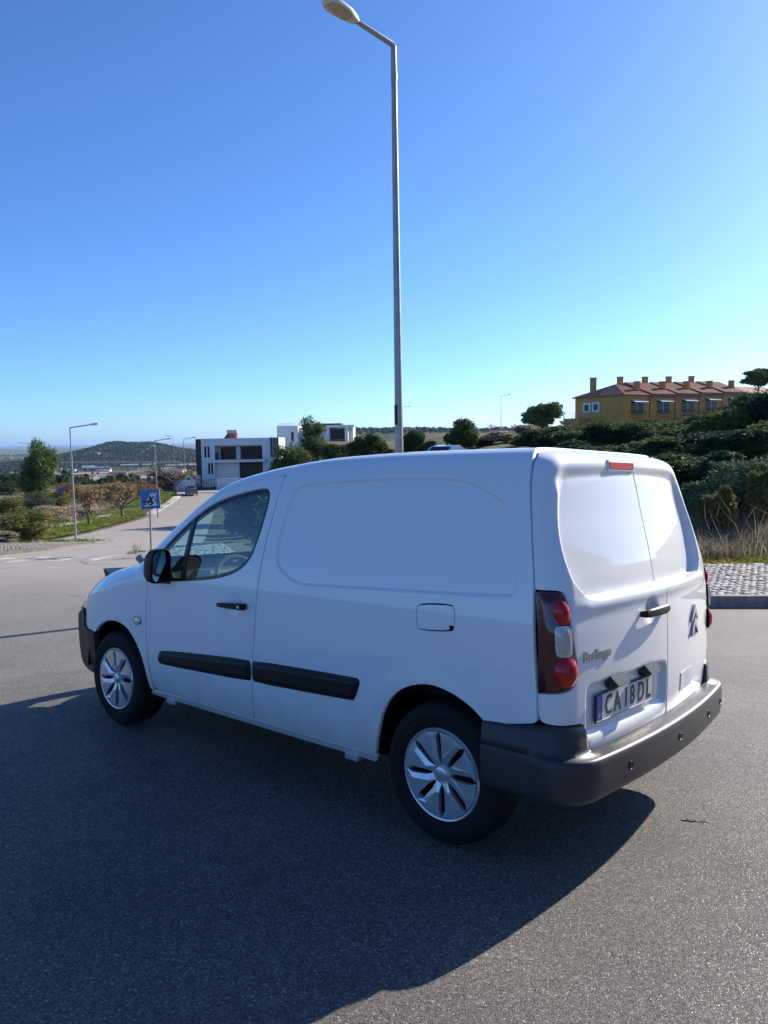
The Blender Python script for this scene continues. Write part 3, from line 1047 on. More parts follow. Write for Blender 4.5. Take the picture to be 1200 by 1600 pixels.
def half(fn, sg, left):
    panel('side_panel', side_poly, fn, sg, M['paint'], res=.028, disp=d_side, extra=ex_side, holes=[FUEL] if left else [])
    door = panel('door', door_poly, fn, sg, M['paint'], res=.028, disp=d_door, holes=[WIN],
                 extra=densify([(1.36, .90), (1.49, .90), (1.49, 1.01), (1.36, 1.01)], .018))
    panel('roof_rail', rail_poly, fn, sg, M['paint'], res=.03)
    panel('fender', fend_poly, fn, sg, M['paint'], res=.028, disp=d_fender, gap=.0035)
    panel('sill', sill_poly, fn, sg, M['paint'], res=.03, seal=False, gap=.0015)
    panel('front_bumper', bump_f, fn, sg, M['plastic'], res=.04, lift=.012, depth=.05)
    panel('headlamp', head_poly, fn, sg, M['headlamp'], res=.04, seal=False)
    # rubbing strips
    dome = lambda pl: (lambda u, s: .016 * sstep(0, .03, sdist(soften(pl, 2, .02), np.stack([np.ravel(u), np.ravel(s)], 1)).reshape(np.shape(u))))
    panel('rubbing_strip', STRIP_D, fn, sg, M['plastic'], door, res=.022, disp=dome(STRIP_D), extra=ring_pts(soften(STRIP_D, 2, .02), (-.005, -.011, -.018, -.026, -.034), .02), lift=.002, gap=.0, seal=False, sharp=.02)
    panel('rubbing_strip', STRIP_S, fn, sg, M['plastic'], van, res=.022, disp=dome(STRIP_S), extra=ring_pts(soften(STRIP_S, 2, .02), (-.005, -.011, -.018, -.026, -.034), .02), lift=.002, gap=.0, seal=False, sharp=.02)
    # window: black surround, panes, divider
    w2 = offset(soften(WIN, 2), -.003)
    w3 = offset(w2, -.018)
    sur = panel('window_surround', WIN, fn, sg, M['trim'], door, res=.03, holes=[offset(np.array(WIN), -.020)], lift=-.006, gap=.0, seal=False, it=2)
    inner = offset(np.array(soften(WIN, 2)), -.017)
    main = [p for p in inner if p[0] < 1.925]
    quar = [p for p in inner if p[0] > 1.965]
    def clip(poly, xs, keep_less):
        o = []
        n = len(poly)
        for i in range(n):
            a, b = poly[i], poly[(i + 1) % n]
            ina, inb = (a[0] < xs) == keep_less, (b[0] < xs) == keep_less
            if ina: o.append(a)
            if ina != inb:
                t = (xs - a[0]) / (b[0] - a[0])
                o.append(a + (b - a) * t)
        return np.array(o)
    for nm, xs, less in (('window_pane', 1.925, True), ('quarter_pane', 1.948, False)):
        panel(nm, clip(inner, xs, less), fn, sg, M['glass'], door, res=.05, lift=-.010, gap=0, it=0, depth=.004, seal=False)
    bp = clip(clip(offset(np.array(soften(WIN, 2)), -.010), 1.952, True), 1.921, False)
    panel('window_divider', bp, fn, sg, M['trim'], door, res=.05, lift=-.004, gap=0, it=0, depth=.02, seal=False)
    # black sail panel that carries the mirror
    sail = [(2.03, 1.035), (2.21, 1.026), (2.285, 1.06), (2.285, 1.17), (2.19, 1.16), (2.06, 1.12)]
    panel('mirror_base_panel', sail, fn, sg, M['plastic'], door, res=.04, lift=.004, gap=0, seal=False)
    # door handle over its dish
    pos, nor = surf(fn, sg)
    def at(u, s, d):
        return pos(np.array([u]), np.array([s]), d)[0]
    mb = MB()
    hp = [(1.545, .9415, .018), (1.53, .942, .034), (1.49, .944, .043), (1.42, .947, .046), (1.35, .949, .042), (1.315, .95, .032), (1.305, .95, .018)]
    prof = [(-.010, 0), (-.007, .012), (.007, .012), (.010, 0), (.007, -.010), (-.007, -.010)]
    hh = [.7, .9, 1, 1.15, 1.35, 1.4, 1.2]
    V_, F_ = [], []
    for (u, s, d), k in zip(hp, hh):
        for ds, dd in prof:
            V_.append(at(u, s + ds * 1.35 * k, d + dd * .8))
    for i in range(len(hp) - 1):
        for k in range(6):
            F_.append((i * 6 + k, i * 6 + (k + 1) % 6, (i + 1) * 6 + (k + 1) % 6, (i + 1) * 6 + k))
    F_ += [tuple(range(6)), tuple(36 + k for k in range(6))]
    hd = MB().add(V_, F_).build('door_handle', M['plastic'], door, True)
    mb = MB()
    c0 = at(1.325, .9495, .053)
    mb.lathe([(0, .004), (.008, .004), (.009, 0)], 14, Matrix.Translation(c0) @ (Matrix.Scale(-1, 4, (0, 1, 0)) if not left else Matrix.Identity(4)))
    mb.build('lock', M['chrome'], hd, True)
    # side indicator
    c0 = at(2.42, .766, 0)
    sgy = 1 if left else -1
    ind = MB().lathe([(0, .012), (.018, .011), (.028, .006), (.031, -.004)], 24, Matrix.Translation(c0) @ Matrix.Scale(sgy, 4, (0, 1, 0)) @ Matrix.Diagonal((1.25, 1, .8, 1))).build('side_indicator', M['lens_clear'], van, True)
    MB().lathe([(.031, -.002), (.036, .004), (.037, -.004)], 24, Matrix.Translation(c0) @ Matrix.Scale(sgy, 4, (0, 1, 0)) @ Matrix.Diagonal((1.25, 1, .8, 1))).build('bezel', M['trim'], ind, True)
    # mirror: housing, glass facing back, arm
    cx, cy, cz = 2.06, sgy * .965, 1.128
    mr = []
    fcs = []
    rows = [(-.030, .0, 1.0), (-.034, .0, .97), (.0, .0, 1.02), (.04, 0, .95), (.075, 0, .74), (.095, 0, .38)]
    ns = 28
    for dx, _, k in rows:
        for i in range(ns):
            a = 2 * PI * i / ns
            e = 3.4
            c, s_ = math.cos(a), math.sin(a)
            r = (abs(c) ** e + abs(s_) ** e) ** (-1 / e)
            mr.append((cx + dx - s_ * r * .012, cy + sgy * c * r * .070 * k, cz + s_ * r * .100 * k + (.01 if s_ > 0 else 0)))
    for i in range(len(rows) - 1):
        for k in range(ns):
            qd = (i * ns + k, i * ns + (k + 1) % ns, (i + 1) * ns + (k + 1) % ns, (i + 1) * ns + k)
            fcs.append(qd if sgy > 0 else qd[::-1])
    fcs.append(tuple((len(rows) - 1) * ns + k for k in range(ns)))
    mir = MB().add(mr, fcs).build('mirror', M['plastic'], van, True)
    gl, gf = [], []
    for i in range(ns):
        a = 2 * PI * i / ns
        e = 3.4
        c, s_ = math.cos(a), math.sin(a)
        r = (abs(c) ** e + abs(s_) ** e) ** (-1 / e)
        gl.append((cx - .024 - s_ * r * .010 - c * r * .012, cy + sgy * c * r * .060, cz + s_ * r * .089 + (.01 if s_ > 0 else 0)))
    MB().add(gl, [tuple(range(ns))]).build('mirror_glass', M['mirror'], mir)
    bk, bf = [], []
    for i in range(ns):
        a = 2 * PI * i / ns
        c, s_ = math.cos(a), math.sin(a)
        r = (abs(c) ** 3.4 + abs(s_) ** 3.4) ** (-1 / 3.4)
        bk.append((cx - .018, cy + sgy * c * r * .068, cz + s_ * r * .097 + .004))
    MB().add(bk, [tuple(range(ns))]).build('mirror_inner', M['dark'], mir)
    arm = [(2.25, sgy * .862, 1.00), (2.24, sgy * .88, .985), (2.06, sgy * .90, 1.0), (2.02, sgy * .88, 1.03), (2.02, sgy * .865, 1.08), (2.2, sgy * .855, 1.13)]
    ax = MB()
    a0 = [(2.275, sgy * .872, 1.005), (2.05, sgy * .885, 1.015), (2.05, sgy * .865, 1.12), (2.25, sgy * .862, 1.10)]
    a1 = [(2.13, sgy * .93, 1.03), (2.05, sgy * .93, 1.04), (2.05, sgy * .925, 1.11), (2.13, sgy * .925, 1.115)]
    fq = [(0, 1, 5, 4), (1, 2, 6, 5), (2, 3, 7, 6), (3, 0, 4, 7), (4, 5, 6, 7), (3, 2, 1, 0)]
    ax.add(a0 + a1, fq if sgy < 0 else [f_[::-1] for f_ in fq]).build('mirror_arm', M['plastic'], mir)
    return door

dL = half(F, -1, True)
dR = half(FR, 1, False)
flap = panel('fuel_flap', FUEL, F, -1, M['paint'], res=.04, sharp=.02, gap=.0025)
# which way is out: F has u forward, s up, so u x s points right; left skin needs -1
c0 = F(np.array([-.075]), np.array([.988]))[0]
MB().box((c0[0] - .012, c0[1] - .01, c0[2] - .010), (c0[0] + .010, c0[1] + .004, c0[2] + .014), .004).build('fuel_flap_notch', M['dark'], flap)

panel('roof', [(-.355, -.645), (1.14, -.645), (1.5, -.645), (1.74, -.66), (1.76, -.3), (1.775, 0), (1.76, .3), (1.74, .66), (1.5, .645), (1.14, .645), (-.355, .645), (-.30, .3), (-.285, 0), (-.30, -.3)], FT, 1, M['paint'], res=.045, disp=d_roof,
      extra=np.concatenate([densify([(-.2, s_ * c + o_), (1.45, s_ * c + o_)], .05, False) for s_ in (-1, 1) for c in (.16, .34, .5) for o_ in (-.018, 0, .018)]))
panel('windscreen', [(1.775, 0), (1.76, .3), (1.742, .655), (2.1, .672), (2.515, .69), (2.54, .4), (2.56, 0), (2.54, -.4), (2.515, -.69), (2.1, -.672), (1.742, -.655), (1.76, -.3)], FT, 1, M['screen'], res=.06, lift=-.004, depth=.004, seal=True)
panel('bonnet', [(2.60, 0), (2.585, .4), (2.535, .765), (2.8, .768), (3.02, .776), (3.12, .755), (3.28, .62), (3.36, .4), (3.40, 0), (3.36, -.4), (3.28, -.62), (3.12, -.755), (3.02, -.776), (2.8, -.768), (2.535, -.765), (2.585, -.4)], FT, 1, M['paint'], res=.05)
panel('cowl', [(2.56, 0), (2.54, .4), (2.522, .74), (2.535, .765), (2.585, .4), (2.60, 0), (2.585, -.4), (2.535, -.765), (2.522, -.74), (2.54, -.4)], FT, 1, M['plastic'], res=.05, lift=-.01, gap=0, seal=False)
# grille end closing the nose
nose, nf = [], []
for i, u in enumerate((3.39, 3.46, 3.53, 3.59)):
    p = FT(np.full(41, u), np.linspace(-2.2, 2.2, 41))
    nose += list(p * np.array([1, .985, 1]) - np.array([0, 0, .004]))
for i in range(3):
    for k in range(40):
        nf.append((i * 41 + k, (i + 1) * 41 + k, (i + 1) * 41 + k + 1, i * 41 + k + 1))
nf.append(tuple(3 * 41 + k for k in range(41)))
MB().add(nose, nf).build('grille', M['plastic'], van, True)
# dark lip along the front edge of the bonnet
lp_, lf_ = [], []
for k in range(25):
    y = -.60 + 1.2 * k / 24
    p = FT(np.array([3.22 - .25 * y * y]), np.array([y / .62 * .74]))[0]
    lp_ += [(p[0] - .02, p[1], p[2] + .004), (p[0] + .10, p[1], p[2] + .045), (p[0] + .06, p[1], p[2] - .03), (p[0] - .01, p[1], p[2] - .01)]
for k in range(24):
    for j in range(4):
        lf_.append((k * 4 + j, k * 4 + (j + 1) % 4, (k + 1) * 4 + (j + 1) % 4, (k + 1) * 4 + j))
lf_ += [(3, 2, 1, 0), (96, 97, 98, 99)]
MB().add(lp_, lf_).build('bonnet_front_lip', M['trim'], van, True)

# ---- tail doors in (q, s)
LAMP = [(.945, 1.188), (.845, 1.191), (.824, 1.172), (.819, 1.054), (.80, .95), (.781, .879), (.79, .822), (.832, .786), (.946, .778)]
BLANK = [(.60, 1.654), (.652, 1.63), (.70, 1.52), (.737, 1.405), (.742, 1.302), (.715, 1.19), (.675, 1.148), (.361, 1.147), (0, 1.15), (-.361, 1.147), (-.60, 1.148), (-.66, 1.18),
         (-.69, 1.302), (-.69, 1.405), (-.66, 1.52), (-.62, 1.62), (-.55, 1.652), (-.306, 1.666), (0, 1.672), (.306, 1.666)]
BLANK = soften(BLANK, 4, .02)
PREC = soften([(.70, .795), (.30, .79), (.02, .785), (-.025, .76), (-.03, .60), (.0, .565), (.30, .56), (.67, .565), (.715, .60), (.72, .76)], 4, .02)
CS = -.045
def d_tail(qq, ss):
    pts = np.stack([np.ravel(qq), np.ravel(ss)], 1)
    d = sdist(BLANK, pts).reshape(np.shape(qq))
    wd_ = .012 + .033 * sstep(1.16, 1.24, ss) + .030 * sstep(1.58, 1.66, ss)
    rec = -(.054 - .032 * np.clip((ss - 1.16) / .48, 0, 1)) * sstep(-1.0, .0, d / wd_)
    d2 = sdist(PREC, pts).reshape(np.shape(qq))
    w2 = .022 + .03 * sstep(.6, .56, ss)
    rec = rec - .024 * sstep(-.4, .9, d2 / w2)
    hd = -.016 * np.exp(-(((qq - .14) / .062) ** 2 + ((ss - 1.035) / .05) ** 2) ** 2) * (qq > CS + .01)
    lip = .010 * np.exp(-((ss - 1.115) / .03) ** 2) * sstep(.8, .68, np.abs(qq))
    return rec + hd + lip

def q_for(u, s_):
    lo_, hi_ = .3, 2.2
    for _ in range(40):
        md = (lo_ + hi_) / 2
        if G(np.array([md]), np.array([s_]))[0][0] < u: lo_ = md
        else: hi_ = md
    return lo_
seamL = [(q_for(u_, s_), s_) for u_, s_ in R_SEAM]
LAMP[0] = (q_for(-.473, 1.188), 1.188)
LAMP[-1] = (q_for(-.498, .778), .778)
low = [(.30, .512), (.66, .512), (.712, .525), (.722, .56), (.73, .62), (.75, .645)]
tl_poly = [(CS, .512)] + low + [(seamL[1][0] - .03, .649), (seamL[1][0], .672), (LAMP[-1][0], .772)] + [(a + (0 if k in (0, len(LAMP) - 1) else -.004), b) for k, (a, b) in list(enumerate(LAMP))[::-1]] + [p for p in seamL if p[1] > 1.195] + [(.45, 1.872), (.2, 1.885), (CS, 1.893)]
ex_t = np.concatenate([ring_pts(BLANK, (-.008, 0, .005, .010, .016, .022, .029, .036, .043, .050, .058, .066, .074), .014), ring_pts(PREC, (.012, .006, 0, -.006, -.012, -.019, -.026, -.036), .02), densify([(.07, 1.0), (.21, 1.0), (.21, 1.07), (.07, 1.07)], .02)])
tailL = panel('rear_door', tl_poly, G, -1, M['paint'], res=.026, disp=d_tail, extra=ex_t, limit=60)
tr_poly = [(CS, .512), (-.30, .512), (-.66, .512), (-.712, .525), (-.722, .56), (-.73, .62), (-.75, .645), (-seamL[1][0] + .03, .649), (-seamL[1][0], .672), (-LAMP[-1][0], .772)] + [(-a + (0 if k in (0, len(LAMP) - 1) else .004), b) for k, (a, b) in list(enumerate(LAMP))[::-1]] + [(-a, b) for a, b in [p for p in seamL if p[1] > 1.195]] + [(-.45, 1.872), (-.2, 1.885), (CS, 1.893)]
tailR = panel('rear_door', tr_poly, G, -1, M['paint'], res=.026, disp=d_tail, extra=ex_t, limit=60)
posT, norT = surf(G, -1, d_tail)
posG, norG = surf(G, -1)

def frame_at(q_, s_, d=0.0, plain=False):
    """matrix on the tail skin: x to the right as seen from behind, y up, z out"""
    ps, nr = (posG, norG) if plain else (posT, norT)
    p = ps(np.array([q_]), np.array([s_]), d)[0]
    n_ = Vector(nr(np.array([q_]), np.array([s_]))[0])
    xx = Vector((0, 0, 1)).cross(n_).normalized()
    yy = n_.cross(xx)
    return Matrix(((xx.x, yy.x, n_.x, p[0]), (xx.y, yy.y, n_.y, p[1]), (xx.z, yy.z, n_.z, p[2]), (0, 0, 0, 1)))

# ---- tail lamps
def tail_lamp(sgn):
    pl = [(a * sgn, b) for a, b in LAMP]
    bulge = lambda qq, ss: .012 * sstep(0, .05, sdist(soften(pl, 2), np.stack([np.ravel(qq), np.ravel(ss)], 1)).reshape(np.shape(qq)))
    L_ = panel('tail_lamp', pl, G, -1, M['lens_dark'], res=.02, disp=bulge, lift=.001, gap=.002, seal=True)
    def disc(nm, qc, sc_, rq, rs, mt_, h, pw=2.0):
        V_, F_ = [], []
        nr_, na = 6, 28
        for i in range(nr_ + 1):
            k = i / nr_
            for j in range(na):
                a = 2 * PI * j / na
                c, s_ = math.cos(a), math.sin(a)
                r = (abs(c) ** pw + abs(s_) ** pw) ** (-1 / pw) * (1 - k * .999)
                V_.append((sgn * (qc + c * rq * r), sc_ + s_ * rs * r, .0125 + h * (1 - (1 - k) ** 2.2)))
        V_ = np.array(V_)
        P = posG(V_[:, 0], V_[:, 1], 0.0) + norG(V_[:, 0], V_[:, 1]) * V_[:, 2:3]
        for i in range(nr_):
            for j in range(na):
                qd = (i * na + j, i * na + (j + 1) % na, (i + 1) * na + (j + 1) % na, (i + 1) * na + j)
                F_.append(qd if sgn < 0 else qd[::-1])
        return MB().add([tuple(p) for p in P], F_).build(nm, mt_, L_, True)
    disc('brake_lens', .851, 1.105, .032, .05, M['lens_red'], .016)
    disc('fog_lens', .842, .866, .05, .06, M['lens_red'], .022)
    disc('reverse_lens', .853, .99, .033, .062, M['lens_clear'], .008, 6)
    for k in range(7):
        qc = .853 - .026 + k * .0087
        mb = MB()
        pts = [posG(np.array([sgn * qc]), np.array([s_]), .0215)[0] for s_ in (.94, .965, .99, 1.015, 1.04)]
        mb.tube(pts, .0022, 5)
        mb.build('reverse_rib', M['chrome'] if k % 2 else M['lens_clear'], L_, True)
tail_lamp(1)
tail_lamp(-1)

# ---- rear bumper
def bumper():
    qs = np.concatenate([np.linspace(-1.19, -.80, 27), np.linspace(-.785, -.66, 17), np.linspace(-.645, .645, 53), np.linspace(.66, .785, 17), np.linspace(.80, 1.19, 27)])
    a = np.abs(qs)
    horn = sstep(.69, .735, a)
    led = .520                                             # height of the loading ledge
    ht = led + (.118 + .014 * np.exp(-((a - .86) / .06) ** 2) - .01 * sstep(.95, 1.1, a)) * horn
    out = .102 - .066 * sstep(.74, 1.0, a)                 # how far the lip stands out
    hd = .012 + .010 * horn                                # the raised corner stays close to the body
    rows = []
    def row(d, z):
        p = posG(qs, np.full(len(qs), .45), 0.0)
        n_ = norG(qs, np.full(len(qs), .45))
        n_[:, 2] = 0
        n_ /= np.linalg.norm(n_, axis=1)[:, None]
        r = p + n_ * (np.asarray(d) + 0 * a)[:, None]
        r[:, 2] = z
        rows.append(r)
    row(-.05, ht - .006)
    row(-.004, ht)
    row(hd * .5, ht - .004 * horn)
    row(hd + .004 * horn, ht - .022 * horn)
    row(hd + .008 * horn, led + .030 * horn)
    row(hd + .014 + .002 * horn, led + .004 * horn)
    row(out * .80 + .2 * hd, led + .002)
    row(out * .93, led - .002)
    row(out * .985, led - .012)
    row(out * 1.0, led - .03)
    row(out * 1.01, led - .075)
    lo_ = .356 - .008 * sstep(.55, .9, a)
    row(out * .99, lo_ + .05)
    row(out * .93, lo_ + .022)
    row(out * .92, lo_ + .016)
    row(out * .80, lo_ - .006)
    row(out * .2 - .02, lo_ - .02)
    row(-.10, lo_ - .02)
    V_ = np.concatenate(rows)
    n = len(qs)
    F_ = []
    i = np.arange(n - 1)
    for r in range(len(rows) - 1):
        F_.append(np.stack([r * n + i, r * n + i + 1, (r + 1) * n + i + 1, (r + 1) * n + i], 1))
    return mesh_np('rear_bumper', V_, F_, M['bumper'], van, True), V_.reshape(len(rows), n, 3), qs
bump, BR, BQ = bumper()
for qv in (.52, .03, -.42, -.70):
    k = int(np.argmin(np.abs(BQ - qv)))
    c0 = BR[10, k] * .9 + BR[11, k] * .1
    n_ = Vector(norG(np.array([qv]), np.array([.45]))[0])
    xx = Vector((0, 0, 1)).cross(n_).normalized()
    mtx = Matrix(((xx.x, -n_.x * -1, 0, c0[0]), (xx.y, n_.y, 0, c0[1]), (0, 0, 1, c0[2]), (0, 0, 0, 1)))
    se = MB().lathe([(0, .003), (.011, .003), (.012, -.004)], 20, mtx).build('parking_sensor', M['plastic'], bump, True)
    MB().lathe([(.0125, .001), (.0145, .0045), (.017, .003), (.018, -.004)], 20, mtx).build('sensor_ring', M['bumper'], se, True)

# ---- things on the tail doors
def plate_at(mtx, w, h, t, name, mt_, parent, bev=.004):
    return MB().box((-w / 2, -h / 2, 0), (w / 2, h / 2, t), bev * .5, mtx).build(name, mt_, parent)

def text_mesh(body, size, mtx, mt_, name, parent, sx=1.0, ext=.001, bold=0.0, shear=0.0):
    cu = bpy.data.curves.new(name, 'FONT')
    cu.body = body
    cu.size = size
    cu.align_x = 'CENTER'
    cu.align_y = 'CENTER'
    cu.extrude = ext
    cu.offset = bold
    cu.shear = shear
    cu.resolution_u = 3
    tmp = bpy.data.objects.new(name, cu)
    COL.objects.link(tmp)
    dg = bpy.context.evaluated_depsgraph_get()
    me = bpy.data.meshes.new_from_object(tmp.evaluated_get(dg))
    bpy.data.objects.remove(tmp)
    bpy.data.curves.remove(cu)
    me.transform(mtx @ Matrix.Diagonal((sx, 1, 1, 1)))
    me.materials.clear()
    me.materials.append(mt_)
    me.name = name
    return link(bpy.data.objects.new(name, me), parent)

pm = frame_at(.375, .678, .010, True)
pm = frame_at(.375, .678, .004)
npl = plate_at(pm, .534, .122, .006, 'number_plate', M['trim'], tailL)
plate_at(pm @ Matrix.Translation((.022, 0, .0061)), .474, .110, .0012, 'plate_face', M['plate'], npl)
plate_at(pm @ Matrix.Translation((-.2385, 0, .0061)), .045, .110, .0012, 'country_band', M['blue'], npl)
for ch, x in (('C', -.158), ('A', -.083), ('1', -.004), ('8', .054), ('D', .138), ('L', .212)):
    text_mesh(ch, .122, pm @ Matrix.Translation((x, -.002, .0082)), M['ink'], 'plate_character', npl, .74 if ch != '1' else .8, .0006, .0016)
text_mesh('P', .032, pm @ Matrix.Translation((-.2385, -.03, .0082)), M['plate'], 'plate_character', npl, .9, .0005, .001)
for k in range(12):
    a = 2 * PI * k / 12
    MB().lathe([(0, .0004), (.0017, .0004), (.0017, 0)], 6, pm @ Matrix.Translation((-.2385 + .011 * math.cos(a), .026 + .011 * math.sin(a), .0076)) @ Matrix.Rotation(PI / 2, 4, 'X')).build('plate_star', M['plate'], npl)

# number plate lamps
for qv, sv_ in ((.49, .783), (.185, .780)):
    fm = frame_at(qv, sv_, -.002)
    w, h, d = .062, .036, .05
    v = [(-w, h, 0), (w, h, 0), (w, -h, 0), (-w, -h, 0), (-w * .55, h * .75, d), (w * .9, h * .75, d), (w * .9, -h * .35, d * .8), (-w * .55, -h * .35, d * .8)]
    MB().add([tuple(fm @ Vector(p)) for p in v], [(0, 4, 5, 1), (1, 5, 6, 2), (2, 6, 7, 3), (3, 7, 4, 0), (4, 7, 6, 5)]).build('plate_lamp', M['bumper'], tailL)

# handle
fm = frame_at(.12, 1.032, .012, True)
hv, hf = [], []
sec = [(-.142, -.010, .012), (-.13, .008, .016), (-.08, .016, .019), (0, .020, .021), (.08, .018, .021), (.12, .010, .019), (.135, -.008, .014)]
for x, d, h in sec:
    for a in range(8):
        an = 2 * PI * a / 8
        hv.append(tuple(fm @ Vector((x, h * math.sin(an), d + .012 * math.cos(an)))))
for i in range(len(sec) - 1):
    for a in range(8):
        hf.append((i * 8 + a, i * 8 + (a + 1) % 8, (i + 1) * 8 + (a + 1) % 8, (i + 1) * 8 + a))
hf += [tuple(range(7, -1, -1)), tuple(48 + a for a in range(8))]
MB().add(hv, hf).build('door_handle', M['plastic'], tailL, True)

# high brake lamp on the lip above the blanked window
fm = frame_at(.105, 1.718, .002)
bl = MB().box((-.135, -.021, -.012), (.135, .021, .0045), .005, fm).build('high_brake_lamp', M['lens_stop'], tailL)
MB().box((-.142, -.027, -.014), (.142, .027, .0015), .004, fm).build('lamp_surround', M['paint'], bl)

# badge text, emblem of two chevrons, maker's name
text_mesh('Berlingo', .062, frame_at(.638, .912, .002), M['badge'], 'badge_text', tailL, 1.0, .002, .0012)
fm = frame_at(-.465, .93, .002)
for k, dy in enumerate((-.055, .012)):
    v2 = [(-.062, dy - .012), (0, dy + .05), (.062, dy - .012), (.062, dy - .04), (0, dy + .012), (-.062, dy - .04)]
    fr_ = [(*p, 0.0) for p in v2] + [(p[0] * .92, p[1], .009) for p in v2]
    fcs = [(6, 11, 10, 7), (7, 10, 9, 8)] + [((k2 + 1) % 6, k2, 6 + k2, 6 + (k2 + 1) % 6) for k2 in range(6)]
    MB().add([tuple(fm @ Vector(p)) for p in fr_], [f_[::-1] for f_ in fcs]).build('chevron_emblem', M['badge'], tailR)
text_mesh('CITROËN', .034, frame_at(-.455, .84, .002), M['badge'], 'badge_text', tailR, 1.15, .0015, .0008)
# white label with ruled rows
fm = frame_at(-.33, .632, .001)
st = MB().box((-.095, -.045, 0), (.095, .045, .0012), 0, fm).build('load_label', M['sticker'], tailR)
for side_ in (-.047, .047):
    for k in range(6):
        y = -.036 + k * .0144
        MB().box((side_ - .038, y - .0018, .0012), (side_ + .038, y + .0018, .0018), 0, fm).build('label_line', M['steelgrey'], st)
MB().box((-.003, -.045, .0012), (.003, .045, .0019), 0, fm).build('label_line', M['paint'], st)

# ---- wheels
def wheel(cx, cy, sgn):
    w = bpy.data.objects.new('wheel', None)
    w.empty_display_size = .1
    link(w, van)
    w.location = (cx, cy, .318)
    S = Matrix.Scale(sgn, 4, (0, 1, 0))
    def mb(): return MB()
    tyre = [(.205, -.205), (.240, -.208), (.285, -.205), (.305, -.19), (.315, -.165)]
    tread = []
    for k, y in enumerate(np.linspace(-.155, -.035, 13)):
        tread.append((.3175 if k % 3 else .311, y))
    prof = tyre + tread + [(.315, -.025), (.306, -.004), (.288, .008), (.262, .012), (.258, .009), (.236, .010), (.214, .004), (.2075, -.004)]
    t = MB().lathe(prof, 72, S)
    if sgn < 0:
        t.f = [f_[::-1] for f_ in t.f]
    t.build('tyre', M['rubber'], w, True)
    # hub cap: rim ring, eight flat blades, dark slots between, centre cap
    rim = MB().lathe([(.208, -.012), (.2085, .004), (.204, .010), (.197, .008), (.190, -.004), (.182, -.022)], 64, S)
    rim.build('rim', M['silver'], w, True)
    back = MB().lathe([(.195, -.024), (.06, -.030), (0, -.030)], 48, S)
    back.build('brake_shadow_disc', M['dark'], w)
    cap = MB().lathe([(0, .006), (.026, .006), (.032, .003), (.034, -.006), (.05, -.004), (.055, -.02)], 32, S)
    hub = cap.build('hub_cap_centre', M['silver'], w, True)
    for k in range(8):
        a0 = 2 * PI * k / 8 + .35
        def pt(r, da, h):
            return (r * math.cos(a0 + da), h, r * math.sin(a0 + da))
        wide = .375
        # outer blade: fans from the hub to the rim with a crease on one edge
        def ha(r, g): return PI / 8 - g / r
        pts = [pt(.046, -.33, -.002), pt(.046, .33, -.004), pt(.085, ha(.085, .0145), .001), pt(.165, ha(.165, .0185), .005), pt(.193, wide, .007), pt(.196, .0, .010), pt(.193, -wide, .009), pt(.165, -ha(.165, .0125), .010), pt(.085, -ha(.085, .0115), .008),
               pt(.085, -.08, .010), pt(.165, .14, .0105)]
        low_ = [(p[0], p[1] - .022, p[2]) for p in pts[:9]]
        V_ = pts + low_
        F_ = [(0, 9, 8), (0, 1, 9), (1, 2, 9), (8, 9, 10, 7), (9, 2, 3, 10), (7, 10, 5, 6), (10, 3, 4, 5)]
        for i in range(9):
            j = (i + 1) % 9
            F_.append((i, j, 11 + j, 11 + i))
        mb_ = MB().add([tuple(S @ Vector(p)) for p in V_], F_)
        mb_.build('hub_cap_blade', M['silver'], w)
    return w
for cx in (0.0, 2.728):
    wheel(cx, .862, 1)
    wheel(cx, -.862, -1)

# ---- arches, floor and cabin
for cx, cz, r in ((.06, .318, .402), (2.72, .34, .405)):
    for sgn in (1, -1):
        V_, F_ = [], []
        na = 30
        for i in range(na + 1):
            a = .02 + (PI - .04) * i / na
            for y in (.855, .60):
                V_.append((cx + r * math.cos(a), sgn * y, cz + r * math.sin(a)))
        for i in range(na):
            F_.append((2 * i, 2 * i + 1, 2 * i + 3, 2 * i + 2))
        k = len(V_)
        V_ += [(cx, sgn * .60, cz)]
        for i in range(na):
            F_.append((2 * i + 1, 2 * i + 3, k))
        MB().add(V_, F_).build('wheel_arch_liner', M['dark'], van, True)
fl = MB()
fl.box((-.50, -.62, .29), (.0, .62, .36)).box((-.02, -.62, .22), (2.75, .62, .335))
fl.box((.48, -.80, .262), (2.30, .80, .36)).box((2.75, -.6, .24), (3.4, .6, .34))
fl.build('underbody', M['dark'], van)
for x in (.55, 2.12):
    for sgn in (1, -1):
        MB().box((x, sgn * .80 - .02, .232), (x + .09, sgn * .80 + .02, .262), .004).build('jacking_point', M['silver'], van)
# load space lining keeps daylight out of the shut lines
V_, F_ = [], []
for u in np.linspace(-.42, 1.16, 9):
    for s_ in (.34, .7, 1.0, 1.3, 1.6, 1.72, 1.85, 2.2, 2.49):
        p = F(np.array([u]), np.array([s_]))[0]
        V_.append((u, p[1] * .955, p[2] - .03))
for i in range(8):
    for k in range(8):
        F_.append((i * 9 + k, i * 9 + k + 1, (i + 1) * 9 + k + 1, (i + 1) * 9 + k))
nv = len(V_)
V_ += [(x, -y, z) for x, y, z in V_]
F_ += [tuple(nv + i for i in f_[::-1]) for f_ in F_]
